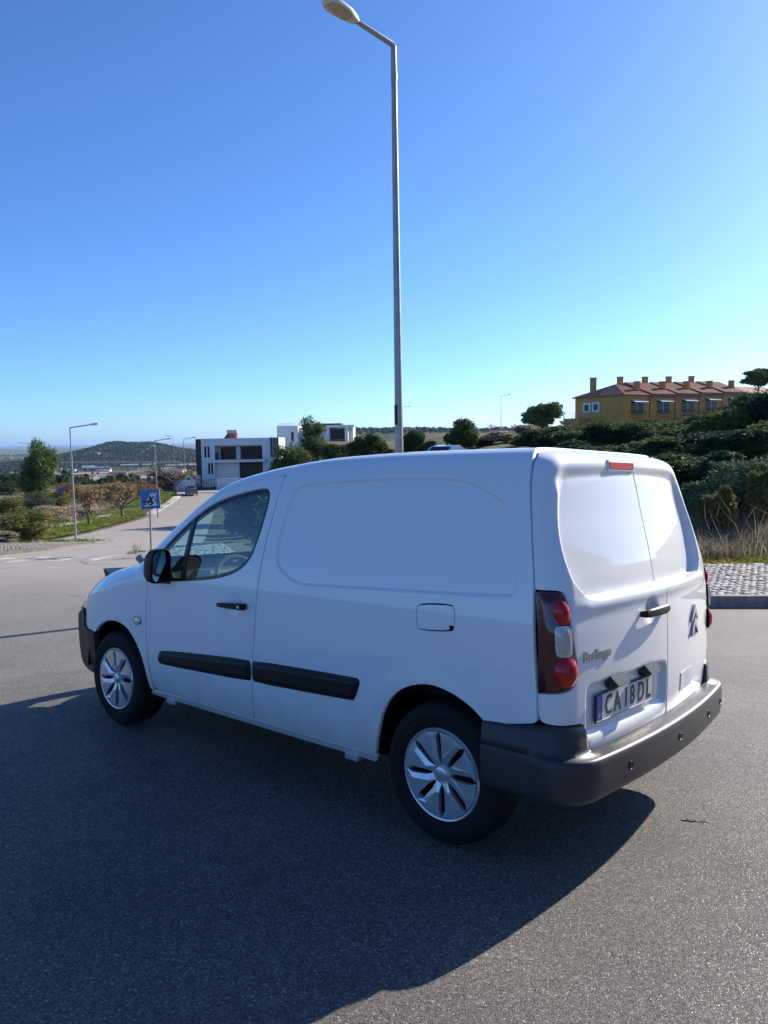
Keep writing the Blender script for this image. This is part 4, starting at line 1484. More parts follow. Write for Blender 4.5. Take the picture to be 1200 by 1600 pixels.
# skip the part that would fill the wheel arches
F_ = [f_ for f_ in F_ if not (abs(np.mean([V_[i][0] for i in f_]) - .06) < .5 and np.mean([V_[i][2] for i in f_]) < .72)]
MB().add(V_, F_).build('load_lining', M['dark'], van)
bh = [(1.15, -.82, .34), (1.15, .82, .34), (1.15, .84, 1.0), (1.15, .76, 1.6), (1.15, .6, 1.73), (1.15, -.6, 1.73), (1.15, -.76, 1.6), (1.15, -.84, 1.0)]
MB().add(bh, [tuple(range(8))]).build('bulkhead', M['seat'], van)
dash = MB()
for y0, y1 in ((-.80, .80),):
    pr = [(2.62, 1.03), (2.35, 1.02), (2.16, .98), (2.10, .90), (2.14, .70), (2.2, .4), (2.62, .4)]
    n = len(pr)
    v = [(x, y0, z) for x, z in pr] + [(x, y1, z) for x, z in pr]
    dash.add(v, [tuple(range(n)), tuple(range(2 * n - 1, n - 1, -1))] + [(k, n + k, n + (k + 1) % n, (k + 1) % n) for k in range(n)])
dash.box((2.14, .22, .97), (2.34, .54, 1.06), .02)
dash.build('dashboard', M['dash'], van)
sw = MB()
mtx = Matrix.Translation((2.0, .38, .98)) @ Matrix.Rotation(math.radians(25), 4, 'Y')
pts = [mtx @ Vector((0, .185 * math.cos(a), .185 * math.sin(a))) for a in np.linspace(0, 2 * PI, 33)]
sw.tube(pts, .016, 8, False)
for a in (0, PI, PI * 1.5):
    sw.tube([mtx @ Vector((.02, .04 * math.cos(a), .04 * math.sin(a))), mtx @ Vector((0, .18 * math.cos(a), .18 * math.sin(a)))], .014, 6)
sw.tube([mtx @ Vector((0, 0, 0)), mtx @ Vector((.28, 0, -.02))], .05, 10)
sw.build('steering_wheel', M['dash'], van, True)
for y in (.40, -.02, -.42):
    ws = .23 if abs(y) > .1 else .17
    b = MB()
    b.box((1.30, y - ws, .55), (1.85, y + ws, .78), .05)
    mt4 = Matrix.Translation((1.36, y, .74)) @ Matrix.Rotation(math.radians(-14), 4, 'Y')
    b.box((-.07, -ws, -.02), (.07, ws, .60), .05, mt4)
    st_ = b.build('seat', M['seat'], van, True)
    MB().box((-.05, -.13, .64), (.04, .13, .86), .04, mt4).build('headrest', M['seat'], st_, True)
bt = MB()
for sgn in (1, -1):
    pts = [(1.24, sgn * .735, 1.52), (1.245, sgn * .76, 1.30), (1.26, sgn * .80, 1.02), (1.27, sgn * .82, .7)]
    for a, b in zip(pts[:-1], pts[1:]):
        bt.add([(a[0] - .024, a[1], a[2]), (a[0] + .024, a[1], a[2]), (b[0] + .024, b[1], b[2]), (b[0] - .024, b[1], b[2])], [(0, 1, 2, 3)])
bt.build('seat_belt', M['belt'], van)
MB().box((2.05, -.55, .36), (2.5, .55, .5)).box((1.2, -.80, .33), (2.24, .80, .40)).build('cab_floor', M['dash'], van)
# door cards behind the glass line
for sgn in (1, -1):
    V_, F_ = [], []
    us = np.linspace(1.22, 2.30, 12)
    for u in us:
        for s_ in (.36, .7, .95, 1.04):
            p = F(np.array([u]), np.array([s_]))[0]
            V_.append((u, sgn * (p[1] - .05), p[2]))
    for i in range(11):
        for k in range(3):
            F_.append((i * 4 + k, i * 4 + k + 1, (i + 1) * 4 + k + 1, (i + 1) * 4 + k))
    MB().add(V_, F_).build('door_card', M['dash'], dL if sgn > 0 else dR)
# ------------------------------------------------------------------ lamp posts
def street_lamp(base, height, arm_dir, arm_len, label, rad=.07, seg=12, near=False):
    root = empty('street_lamp', base)
    tag(root, label, 'street lamp', 'street lamps along the streets')
    ax, ay = arm_dir
    n_ = math.hypot(ax, ay)
    ax, ay = ax / n_, ay / n_
    top = height
    mb = MB()
    mb.tube([(0, 0, -.3), (0, 0, top * .5), (0, 0, top - .45), (0, 0, top - .44)], [rad, rad * .78, rad * .58, rad * .58], seg)
    mb.build('pole', M['galv'], root, True)
    rise = .14
    e = (ax * arm_len, ay * arm_len, top + rise * arm_len)
    am = MB().tube([(0, 0, top - .45), (0, 0, top - .02), (ax * .03, ay * .03, top + .01), e], [rad * .62, rad * .6, rad * .56, rad * .5], seg)
    arm = am.build('arm', M['galv'], root, True)
    if near:
        MB().tube([(0, 0, top - .48), (0, 0, top - .40)], rad * .68, seg).build('collar', M['galv'], root, True)
        MB().box((-.2, -.11, 0), (.2, .11, .02), .01, Matrix.Translation((0, 0, .0))).build('base_plate', M['galv'], root)
    # lamp head: a flattened lantern, lens below
    L_ = .62
    SCL = .96 if near else 1.0
    fx = Vector((ax, ay, rise)).normalized()
    sy = Vector((-ay, ax, 0))
    uz = fx.cross(sy)
    o0 = Vector(e) - fx * .04
    secs = [(0, .045, .03, .03), (.06, .085, .05, .045), (.2, .135, .075, .05), (.38, .15, .085, .045), (.52, .135, .07, .04), (.60, .09, .045, .03), (L_, .04, .015, .015)]
    V_, F_ = [], []
    k = 12
    for x, w, up_, dn in secs:
        x, w, up_, dn = x * SCL, w * SCL, up_ * SCL, dn * SCL
        for i in range(k):
            a = 2 * PI * i / k
            c, s_ = math.cos(a), math.sin(a)
            V_.append(o0 + fx * x + sy * (w * np.sign(c) * abs(c) ** .75) + uz * ((up_ if s_ > 0 else dn) * np.sign(s_) * abs(s_) ** .75))
    for i in range(len(secs) - 1):
        for j in range(k):
            F_.append((i * k + j, i * k + (j + 1) % k, (i + 1) * k + (j + 1) % k, (i + 1) * k + j))
    F_ += [tuple(range(k - 1, -1, -1)), tuple((len(secs) - 1) * k + j for j in range(k))]
    hd = MB().add(V_, F_).build('lamp_head', M['lamphead'], root, True)
    lv, lf = [], []
    ls = [(.16, .09, .052), (.22, .115, .066), (.36, .128, .072), (.48, .115, .062), (.55, .08, .045)]
    for x, w, d in ls:
        x, w, d = x * SCL, w * SCL, d * SCL
        for t in (-1, -.6, 0, .6, 1):
            lv.append(o0 + fx * x + sy * w * t - uz * (.038 * SCL + (d - .03) * (1 - t * t)))
    for i in range(len(ls) - 1):
        for j in range(4):
            lf.append((i * 5 + j, i * 5 + j + 1, (i + 1) * 5 + j + 1, (i + 1) * 5 + j))
    MB().add(lv, lf).build('lens', M['lamplens'], hd, True)
    return root

b = on_ground(624, 11.83)
b[2] += .125
lampN = street_lamp(b, 7.93, (-1.08, -1.0), .74, 'tall galvanised lamp post rising directly behind the white van', .071, 20, True)
st = MB()
for i in range(7):
    a0, a1 = PI * (.98 + .06 * i) , PI * (.98 + .06 * (i + 1))
    r = .0668
    z0, z1 = 2.42, 2.72
    st.add([(r * math.cos(a0), r * math.sin(a0), z0), (r * math.cos(a1), r * math.sin(a1), z0), (r * math.cos(a1), r * math.sin(a1), z1), (r * math.cos(a0), r * math.sin(a0), z1)], [(0, 1, 2, 3)])
st.build('torn_sticker', M['ink'], lampN)
for px, Y_, h, d, lb in ((112, 50, 7.4, (1, .1), 'grey lamp post on the traffic island beside the olive bush'),
                         (243, 81, 8.1, (1, -.1), 'grey lamp post right behind the blue square sign'),
                         (288, 112, 8.2, (1, 0), 'grey lamp post at the end of the street by the parked grey car'),
                         (272, 150, 9.0, (-.7, .3), 'distant lamp post beside the wooded hill, partly behind the bare trees'),
                         (47, 128, 7.6, (-1, 0), 'small lamp post in front of the tall pine on the left'),
                         (783, 150, 7.2, (1, 0), 'distant lamp post beside the pale bare tree right of the pole'),
                         (630, 170, 7.6, (1, .2), 'distant lamp post showing just right of the tall pole')):
    b = on_ground(px, Y_)
    street_lamp(b, h, d, 1.25, lb, .075, 8)

# ------------------------------------------------------------------ foliage
def leaves(rng, blobs, n, size, outward=.7, shell=.55, elong=1.6):
    blobs = np.array(blobs, float)
    vol = blobs[:, 3] * blobs[:, 4] * blobs[:, 5]
    pick = rng.choice(len(blobs), n, p=vol ** .8 / (vol ** .8).sum())
    d = rng.normal(0, 1, (n, 3))
    d /= np.linalg.norm(d, axis=1)[:, None]
    r = shell + (1 - shell) * rng.random(n) ** .6
    r *= 1 + rng.normal(0, .15, n)
    B = blobs[pick]
    c = B[:, :3] + d * B[:, 3:6] * r[:, None]
    nn = d * outward + rng.normal(0, .6, (n, 3))
    nn /= np.linalg.norm(nn, axis=1)[:, None]
    t = np.cross(nn, rng.normal(0, 1, (n, 3)))
    t /= np.maximum(np.linalg.norm(t, axis=1), 1e-6)[:, None]
    w = np.cross(nn, t)
    s = (size * rng.uniform(.55, 1.35, n))[:, None]
    a = t * s * elong * .5
    b_ = w * s * .5
    V = np.stack([c - a, c - b_ * .8 + nn * s * .12, c + a, c + b_ * .8 + nn * s * .12], 1).reshape(-1, 3)
    F_ = np.arange(n * 4).reshape(-1, 4)
    return V, F_

def crown_blobs(rng, w, d, h, n, z0, squash=.8, ragged=.45):
    out = [(0, 0, z0 + h * .5, w * .33, d * .33, h * .4)]
    for _ in range(n):
        a = rng.uniform(0, 2 * PI)
        k = rng.uniform(.35, 1) ** .7
        zz = rng.uniform(.12, .92)
        env = math.sqrt(max(.05, 1 - (2 * zz - 1) ** 2 * .85))
        rr = max(.06, min(.27, rng.uniform(.10, .24) * (1 + ragged * rng.normal())))
        out.append((math.cos(a) * w * .5 * k * env * .85, math.sin(a) * d * .5 * k * env * .85, z0 + h * zz, w * rr, d * rr, h * rr * squash))
    return out

def shrub(name, base, w, h, material, seed, n, size, label, cat='shrub', group=None, blobs=14, z0=0.0, elong=1.6, stems=True, cache={}):
    rng = np.random.default_rng(seed)
    root = empty(name, base, rng.uniform(0, 6.28) if z0 >= 0 else 0)
    tag(root, label, cat, group)
    key = (material.name, seed % 4, n, round(size / max(w, h), 3), blobs, elong)
    if key not in cache:
        r2 = np.random.default_rng(seed % 4 + 40)
        bl = crown_blobs(r2, 1, 1, 1, blobs, 0.02)
        V, F_ = leaves(r2, bl, n, size / ((w * w * h) ** (1 / 3)), elong=elong)
        o = mesh_np('crown', V, F_, material, root)
        mb = MB()
        for k in range(6):
            a = r2.uniform(0, 6.28)
            mb.tube([(0, 0, -.02), (math.cos(a) * .1, math.sin(a) * .1, .3), (math.cos(a) * .3, math.sin(a) * .3, .7)], [.018, .012, .005], 5)
        s_ = mb.build('stem', M['bark'], root)
        cache[key] = (o.data, s_.data)
    else:
        o = link(bpy.data.objects.new('crown', cache[key][0]), root)
        s_ = link(bpy.data.objects.new('stem', cache[key][1]), root)
    o.scale = s_.scale = (w, w, h)
    return root

def pine(base, w, h, seed, label, n=5000, size=.16, material=None, trunk=.18, z0f=.22, group=None, name='pine_tree', cat='tree', cone=0.0, blobs=26):
    rng = np.random.default_rng(seed)
    root = empty(name, base)
    tag(root, label, cat, group)
    bl = []
    for b_ in crown_blobs(rng, w, w, h * (1 - z0f), blobs, h * z0f, .75):
        t = (b_[2] - h * z0f) / (h * (1 - z0f))
        k = 1 - cone * max(0, t - .15)
        bl.append((b_[0] * k, b_[1] * k, b_[2], b_[3] * (.5 + .5 * k), b_[4] * (.5 + .5 * k), b_[5]))
    V, F_ = leaves(rng, bl, n, size, .6, .4, 2.0)
    mesh_np('crown', V, F_, material or M['pine'], root)
    mb = MB()
    r = trunk
    mb.tube([(0, 0, -.3), (.03 * h * .3, 0, h * .3), (0, .02 * h * .3, h * .6), (0, 0, h * .9)], [r, r * .75, r * .45, r * .12], 8)
    for b_ in bl[1:12]:
        z = max(h * z0f * .8, b_[2] - .4)
        mb.tube([(0, 0, z * .85), (b_[0] * .5, b_[1] * .5, z), (b_[0], b_[1], b_[2])], [r * .3, r * .2, r * .08], 5)
    mb.build('trunk', M['bark'], root, True)
    return root

def bare_tree(base, w, h, seed, label, material, tw=None, leafmat=None, nleaf=0, name='bare_tree', group=None, lsize=.12, levels=4):
    rng = random.Random(seed)
    root = empty(name, base)
    tag(root, label, 'tree', group)
    mb = MB()
    tips = []
    def grow(p, d, L_, r, lv):
        q_ = p + d * L_
        midp = p + d * L_ * .5 + Vector((rng.uniform(-1, 1), rng.uniform(-1, 1), 0)) * L_ * .06
        mb.tube([p, midp, q_], [r, r * .85, r * .68], 5 if lv > 1 else 3, False)
        if lv == 0:
            tips.append(q_)
            return
        for _ in range(rng.choice((3, 3, 4)) if lv > 1 else 4):
            nd = (d + Vector((rng.uniform(-1, 1) * max(.6, w / h * 1.9), rng.uniform(-1, 1) * max(.6, w / h * 1.9), rng.uniform(-.25, .5)))).normalized()
            grow(q_ - d * L_ * rng.uniform(0, .35), nd, L_ * rng.uniform(.65, .9), r * .66, lv - 1)
    grow(Vector((0, 0, -.2)), Vector((0, 0, 1)), h * .27 + .2, h * .03, levels)
    mb.build('trunk', material, root)
    if nleaf:
        r2 = np.random.default_rng(seed)
        tp = np.array([tuple(t) for t in tips])
        bl = [(*t, .35, .35, .3) for t in tp[r2.integers(0, len(tp), 60)]]
        V, F_ = leaves(r2, bl, nleaf, lsize, .3, .1)
        mesh_np('crown', V, F_, leafmat, root)
    return root

def blades(name, pts, hmin, hmax, wdt, material, seed, lean=.3, parent=None, dz=0.0):
    rng = np.random.default_rng(seed)
    n = len(pts)
    z = T(pts[:, 0], pts[:, 1]) + dz
    b_ = np.column_stack([pts, z - .02])
    h = rng.uniform(hmin, hmax, n)[:, None]
    a = rng.uniform(0, 2 * PI, n)
    side = np.column_stack([np.cos(a), np.sin(a), 0 * a]) * (wdt * rng.uniform(.6, 1.3, n))[:, None]
    tilt = np.column_stack([rng.normal(0, lean, n), rng.normal(0, lean, n), np.ones(n)]) * h
    bend = np.column_stack([rng.normal(0, lean, n), rng.normal(0, lean, n), -np.abs(rng.normal(0, .12, n))]) * h
    m1 = b_ + tilt * .55
    t = b_ + tilt + bend
    V = np.stack([b_ - side, b_ + side, m1 + side * .7, m1 - side * .7, t], 1).reshape(-1, 3)
    k = np.arange(n)[:, None] * 5
    o = mesh_np(name, V, [k + np.array([[0, 1, 2, 3]]), k + np.array([[3, 2, 4]])], material, parent)
    o['kind'] = 'stuff'
    return o

def scatter(rng, poly, n, clump=0, spread=.3):
    p = np.array(poly, float)
    lo, hi = p.min(0), p.max(0)
    out = np.zeros((0, 2))
    while len(out) < n:
        c = rng.uniform(lo, hi, (n, 2))
        if clump:
            cc = rng.uniform(lo, hi, (clump, 2))
            c = cc[rng.integers(0, clump, n)] + rng.normal(0, spread, (n, 2))
        c = c[inside(p, c)]
        out = np.concatenate([out, c])
    return out[:n]

ORD = ['first', 'second', 'third', 'fourth', 'fifth', 'sixth', 'seventh', 'eighth', 'ninth', 'tenth', 'eleventh', 'twelfth', 'thirteenth', 'fourteenth', 'fifteenth', 'sixteenth', 'seventeenth', 'eighteenth']

def by_px(px, top, Y_, wpx):
    """base on the ground, height and width from what the photograph shows at depth Y"""
    p = ray(px, top, Y_)
    z = float(T(p[0], p[1]))
    return np.array([p[0], p[1], z - .05]), p[2] - z + .05, wpx * Y_ / FPX

# dark evergreen mass on the bank: back row makes the skyline
for k, (px, top, Y_, wp) in enumerate([(838, 672, 52, 62), (880, 668, 40, 70), (922, 667, 36, 75), (965, 665, 34, 80), (1008, 672, 33, 85), (1050, 668, 32, 80), (1092, 662, 31, 85), (1135, 648, 30, 84), (1180, 622, 30, 84), (1226, 596, 29, 110), (1280, 585, 28, 140)]):
    b, h, w = by_px(px, top, Y_, wp * 1.25)
    b[2] -= h * .15
    shrub('evergreen_shrub', b, w, h * 1.17, M[('shrub', 'shrub', 'pine', 'shrub', 'deepgreen')[k % 5]], 100 + k, 15000, .095, 'dark evergreen shrub on the bank skyline, %s from the left' % ORD[k], 'shrub', 'evergreen shrubs on the bank', 18)
for k, (px, top, Y_, wp) in enumerate([(900, 692, 27, 110), (985, 690, 26, 120), (1060, 684, 25, 130), (1130, 678, 24, 130), (1200, 664, 23, 140), (1050, 712, 21, 110), (1118, 708, 20.5, 110)]):
    b, h, w = by_px(px, top, Y_, wp * 1.2)
    b[2] -= h * .3
    shrub('evergreen_shrub', b, w, h * 1.28, M[('deepgreen', 'shrub', 'shrub')[k % 3]], 120 + k, 16000, .085, 'dark evergreen shrub on the bank behind the van roof, front row, %s from the left' % ORD[k], 'shrub', 'evergreen shrubs on the bank', 18)
for k, (px, top, Y_, wp) in enumerate([(900, 664, 104, 70), (945, 660, 100, 76), (990, 658, 96, 76), (1032, 662, 92, 78), (1072, 657, 88, 78), (1110, 648, 84, 72), (1146, 638, 80, 66), (1178, 624, 76, 56)]):
    b, h, w = by_px(px, top, Y_, wp)
    b[2] -= 2
    shrub('hedge_shrub', b, w * 1.2, h + 2, M['shrub'], 180 + k, 9000, .24, 'green hedge shrub just below the ochre houses, %s from the left' % ORD[k], 'shrub', 'hedge below the ochre houses', 16)
# lighter shrubs in front
for k, (px, top, Y_, wp, mt_, lb) in enumerate([(1150, 716, 18.2, 120, 'greygreen', 'grey green leafy shrub at the foot of the dark bank'),
                                         (1215, 705, 18.6, 110, 'greygreen', 'grey green leafy shrub cut by the right edge of the picture'),
                                         (1128, 765, 16.6, 52, 'olive', 'small yellow green shrub among dry grass right of the van'),
                                         (1190, 742, 17.2, 56, 'olive', 'taller yellow green shrub among dry grass at the right edge'),
                                         (1088, 752, 17.8, 66, 'greygreen', 'grey green shrub beside the right tail lamp of the van')]):
    b, h, w = by_px(px, top, Y_, wp)
    shrub('leafy_shrub', b, w, h, M[mt_], 140 + k, 7000, .05, lb, 'shrub', None, 14, elong=2.4)
rng = np.random.default_rng(11)
blades('dry_grass', scatter(rng, [(2, 14.7), (17, 14.1), (17, 19), (9, 19.5), (2, 19)], 16000, 110, .4), .15, .5, .006, M['drygrass'], 12, .38)
blades('dry_grass', scatter(rng, [(3, 14.9), (17, 14.4), (17, 17), (3, 17.4)], 260), .7, 1.2, .006, M['drygrass'], 13, .22)
blades('ground_cover', scatter(rng, [(2, 13.6), (17, 13.15), (17, 14.7), (2, 15.2)], 16000, 90, .35), .03, .13, .022, M['moss'], 14, .5)
blades('ground_cover', scatter(rng, [(2, 13.9), (17, 13.4), (17, 16.4), (2, 16.6)], 6000, 40, .3), .06, .24, .016, M['grass'], 15, .5)
blades('dry_grass', scatter(rng, [(3, 14.8), (17, 14.3), (17, 18.5), (3, 18.5)], 7000, 60, .28), .15, .5, .005, M['paletwig'], 16, .8)
for k, (px, top, Y_, wp, mt_, lb) in enumerate([(790, 676, 60, 60, 'drygrass', 'straw coloured reed clump behind the van roof beside the bare tree'), (822, 668, 62, 50, 'drygrass', 'taller straw coloured reed clump below the dense round tree'),
                                                (668, 690, 56, 40, 'olive', 'low olive shrub left of the parked blue car'), (752, 688, 60, 44, 'shrub', 'low dark shrub below the pale bare tree'), (600, 700, 64, 40, 'shrub', 'low dark shrub just left of the lamp pole foot')]):
    b, h, w = by_px(px, top, Y_, wp)
    shrub('reed_clump' if mt_ == 'drygrass' else 'low_shrub', b, w * 1.2, h * 1.08, M[mt_], 170 + k, 5000, .12, lb, 'shrub', None, 14, elong=4 if mt_ == 'drygrass' else 1.6)

# trees in the middle distance
for k, (px, top, Y_, wp, lb, cone) in enumerate([
        (486, 657, 78, 60, 'tall bushy pine in front of the second white house', .5), (455, 682, 74, 62, 'broad dark pine at the right corner of the balcony house', .2),
        (574, 677, 62, 62, 'round pine left of the tall lamp pole', .1), (527, 697, 66, 60, 'low pine between the two larger pines left of the pole', .0),
        (641, 673, 55, 42, 'pine just right of the tall lamp pole', .3), (721, 659, 58, 54, 'round pine above the parked blue car', .1)]):
    b, h, w = by_px(px, top, Y_, wp)
    pine(b, w, h, 200 + k, lb, 11000, .12, cone=cone, z0f=.12)
b, h, w = by_px(845, 629, 75, 58)
pine(b, w, h, 210, 'dense round tree standing above the shrubs left of the ochre houses', 10000, .14, cone=.0, z0f=.3)
b, h, w = by_px(1186, 577, 95, 52)
pine(b, w, h, 211, 'umbrella pine rising behind the bank at the right edge', 7000, .17, z0f=.72, blobs=14)
b, h, w = by_px(60, 686, 100, 58)
pine(b, w * 1.1, h, 212, 'tall pine standing on the slope at the far left', 14000, .16, cone=.65, z0f=.1, blobs=34)
for k, (px, top, Y_, wp, lb) in enumerate([(770, 651, 66, 52, 'pale bare tree beside the distant lamp post'), (806, 655, 80, 46, 'pale bare tree just left of the dense round tree'), (885, 645, 88, 34, 'small bare tree below the balcony of the ochre end house')]):
    b, h, w = by_px(px, top, Y_, wp)
    bare_tree(b, w * .8, h * 1.02, 300 + k, lb, M['paletwig'])
for k, (px, base_y, top, Y_, wp, lb) in enumerate([(135, 825, 743, 70, 66, 'russet bare tree on the green verge nearest the lamp post'), (188, 810, 737, 82, 62, 'russet bare tree on the green verge behind the blue sign'),
                                                   (228, 797, 738, 95, 50, 'russet bare tree on the verge right of the blue sign pole'), (272, 785, 706, 110, 56, 'tall bare tree by the street end lamp post')]):
    b, h, w = by_px(px, top, Y_, wp)
    bare_tree(b, w * .75, h, 320 + k, lb, M['twig'], None, M['autumn'], 900 if k < 3 else 150, lsize=.14)
# russet and olive scrub on the left slope
for k, (px, top, Y_, wp, mt_) in enumerate([(112, 752, 100, 50, 'autumn'), (160, 755, 108, 60, 'autumn'), (205, 752, 115, 56, 'autumn'), (245, 748, 122, 50, 'autumn'), (262, 735, 128, 44, 'autumn'), (15, 752, 120, 60, 'shrub'), (90, 768, 96, 56, 'olive'),
                                            (45, 770, 88, 70, 'greygreen'), (8, 776, 84, 60, 'olive'), (85, 790, 76, 60, 'drygrass'), (130, 795, 86, 60, 'drygrass'), (170, 790, 100, 50, 'shrub'), (40, 795, 68, 56, 'olive'), (215, 775, 112, 44, 'olive')]):
    b, h, w = by_px(px, top, Y_, wp)
    nm = {'autumn': 'russet scrub', 'shrub': 'dark green scrub', 'olive': 'olive scrub', 'greygreen': 'grey green scrub', 'drygrass': 'straw coloured scrub'}[mt_]
    shrub('scrub', b, w * 1.15, max(1.0, h), M[mt_], 400 + k, 6000, .13, '%s clump on the left slope, %s counted from the street end' % (nm, ORD[13 - k]), 'bush', 'scrub on the left slope', 12)
b, h, w = by_px(40, 803, 42, 84)
shrub('olive_bush', b, w * 1.15, h, M['olive'], 431, 7000, .09, 'large olive green bush at the left edge beside the lamp post', 'bush', None, 18, elong=2.2)
b, h, w = by_px(4, 830, 36, 50)
shrub('dry_bush', b, w, h, M['drygrass'], 432, 2500, .06, 'dry straw bush at the left edge in front of the olive bush', 'bush', None, 12, elong=4)
rng = np.random.default_rng(21)
blades('green_grass', scatter(rng, VERGE, 14000, 160, .7), .10, .34, .03, M['grass'], 22, .4, dz=.05)
blades('green_grass', scatter(rng, [(-20, 38), (-15.4, 43.8), (-17, 44.8), (-21, 40), (-30, 37), (-26, 30), (-20, 30)], 5000, 60, .5), .06, .26, .02, M['grass'], 23, .4, dz=.11)
blades('dry_grass', scatter(rng, [(-32, 60), (-31.5, 84), (-34, 104), (-70, 110), (-70, 50), (-40, 50)], 15000, 240, 1.1), .3, 1.0, .03, M['drygrass'], 24, .3)
# weeds at the pavement corner
for k, (px, Y_, h) in enumerate([(205, 17.9, .40), (199, 17.8, .10), (212, 18.3, .10)]):
    c = on_ground(px, Y_)
    rng = np.random.default_rng(50 + k)
    pts = c[:2] + rng.normal(0, .05 if k else .035, (50 if k else 34, 2))
    root = empty('weed', (0, 0, 0))
    tag(root, ['tall dry weed at the pavement corner beside the van bonnet', 'low green weed tuft left of the tall dry weed', 'low green weed tuft right of the tall dry weed'][k], 'weed')
    o = blades('stalk', pts, h * .3, h, .006, M['drygrass'] if k == 0 else M['grass'], 60 + k, .3, root, dz=.12)
    del o['kind']
# shrub on the pavement edge that shows through the cab windows
b, h, w = by_px(392, 762, 22.5, 92)
shrub('leafy_shrub', b, w, h, M['greygreen'], 152, 5200, .10, 'green shrub behind the van seen through the cab windows', 'shrub', None, 16, elong=2.0)

# ------------------------------------------------------------------ blue crossing sign, worn
b = on_ground(229.5, 19.6)
sg_ = empty('road_sign', (b[0], b[1], b[2] + .12))
tag(sg_, 'worn blue square pedestrian crossing sign on a thin grey post', 'road sign')
MB().tube([(0, 0, -.3), (.02, 0, .8), (.047, 0, 1.50)], .024, 10).build('post', M['galv'], sg_, True)
mt4 = Matrix.Translation((.05, -.035, 1.27)) @ Matrix.Rotation(math.radians(-2), 4, 'Y') @ Matrix.Rotation(math.radians(8), 4, 'Z')
fc = MB().box((-.235, -.012, -.245), (.235, .012, .245), .01, mt4).build('panel', M['roadsign'], sg_)
MB().box((.235, -.012, -.245), (.243, .014, .245), 0, mt4).build('rim', M['signback'], sg_)
def flat(pts, mt_, nm, y=-.0135):
    v = [tuple(mt4 @ Vector((x, y, z))) for x, z in pts]
    c = MB()
    c.add(v, [tuple(range(len(v)))])
    return c.build(nm, mt_, fc)
flat([(-.16, -.17), (.17, -.17), (.02, .16)][::1], M['signwhite'], 'white_triangle')
rr = random.Random(4)
for cx_, cz_, rx, rz in ((.0, .06, .035, .04), (.0, -.02, .05, .06), (-.05, -.075, .05, .03), (.05, -.085, .045, .04), (-.10, -.06, .045, .03), (-.16, -.045, .04, .025), (-.12, -.12, .03, .03), (.0, -.13, .07, .02), (.05, .02, .03, .03)):
    pts = []
    for i in range(9):
        a = 2 * PI * i / 9
        k = rr.uniform(.7, 1.2)
        pts.append((cx_ + rx * k * math.cos(a), cz_ + rz * k * math.sin(a)))
    flat(pts, M['signblack'], 'walking_figure', -.0150 - rr.random() * .0006)
for cx_, cz_, rx, rz in ((.09, .10, .05, .035), (.13, .02, .03, .05), (.15, .13, .04, .03), (.07, .16, .03, .02)):
    pts = []
    for i in range(9):
        a = 2 * PI * i / 9
        k = rr.uniform(.5, 1.3)
        pts.append((cx_ + rx * k * math.cos(a), cz_ + rz * k * math.sin(a)))
    flat(pts, M['signwhite'], 'peeled_patch', -.0142 - rr.random() * .0004)
# small distant signs
for px, py, Y_, sz, lb in ((95, 768, 95, .62, 'small blue sign on a post below the tall pine'), (299, 747, 122, .6, 'small grey sign seen from behind near the house gate')):
    p = ray(px, py, Y_)
    z0 = float(T(p[0], p[1]))
    s2 = empty('road_sign', (p[0], p[1], z0))
    tag(s2, lb, 'road sign')
    hh = p[2] - z0
    MB().tube([(0, 0, -.2), (0, 0, hh + sz * .4)], .04, 6).build('post', M['galv'], s2)
    MB().box((-sz / 2, -.06, hh - sz * .6), (sz / 2, -.045, hh + sz * .6), .01).build('panel', M['roadsign'] if px < 200 else M['signback'], s2)

# strip of bark lying on the asphalt
d = ray(1087, 1284, 1.0) - np.array([0, 0, CAMH])
tt_ = 0.0
for i in range(600):
    tt_ = i * .02
    p = d * tt_ + np.array([0, 0, CAMH])
    if p[2] < float(T(p[0], p[1])): break
bk_ = empty('bark_strip', (p[0], p[1], float(T(p[0], p[1]))), -.16)
tag(bk_, 'short dark strip of bark lying on the asphalt behind the van', 'debris')
V_, F_ = [], []
rr = random.Random(2)
for i in range(9):
    x = -.062 + i * .0155
    w = .012 * (1 if 0 < i < 8 else .45) * rr.uniform(.8, 1.2)
    h = .005 + rr.uniform(-.001, .001)
    for yy, zz in ((-w, .001), (-w * .7, h), (w * .7, h + .001), (w, .001)):
        V_.append((x, yy + math.sin(i) * .002, zz - i * i * .00005))
for i in range(8):
    for j in range(3):
        F_.append((i * 4 + j, i * 4 + j + 1, i * 4 + 5 + j, i * 4 + 4 + j))
F_ += [(0, 1, 2, 3), (35, 34, 33, 32)]
MB().add(V_, F_).build('bark', M['ink'], bk_)
# ------------------------------------------------------------------ houses
def box_part(root, name, a, b, material, bev=0.0):
    return MB().box(a, b, bev).build(name, material, root)

def window(root, x0, x1, z0, z1, y, frame=None, mt_=None, fw_=.08, sill=False):
    """window in a wall facing -y: recessed pane, frame proud of the wall"""
    w = MB().box((x0, y - .02, z0), (x1, y + .05, z1)).build('window', M['pane'], root)
    if frame:
        f = MB()
        f.box((x0 - fw_, y - .06, z0 - fw_), (x0, y + .03, z1 + fw_)).box((x1, y - .06, z0 - fw_), (x1 + fw_, y + .03, z1 + fw_))
        f.box((x0, y - .06, z1), (x1, y + .03, z1 + fw_)).box((x0, y - .06, z0 - fw_), (x1, y + .03, z0))
        f.build('frame', frame, w)
    return w

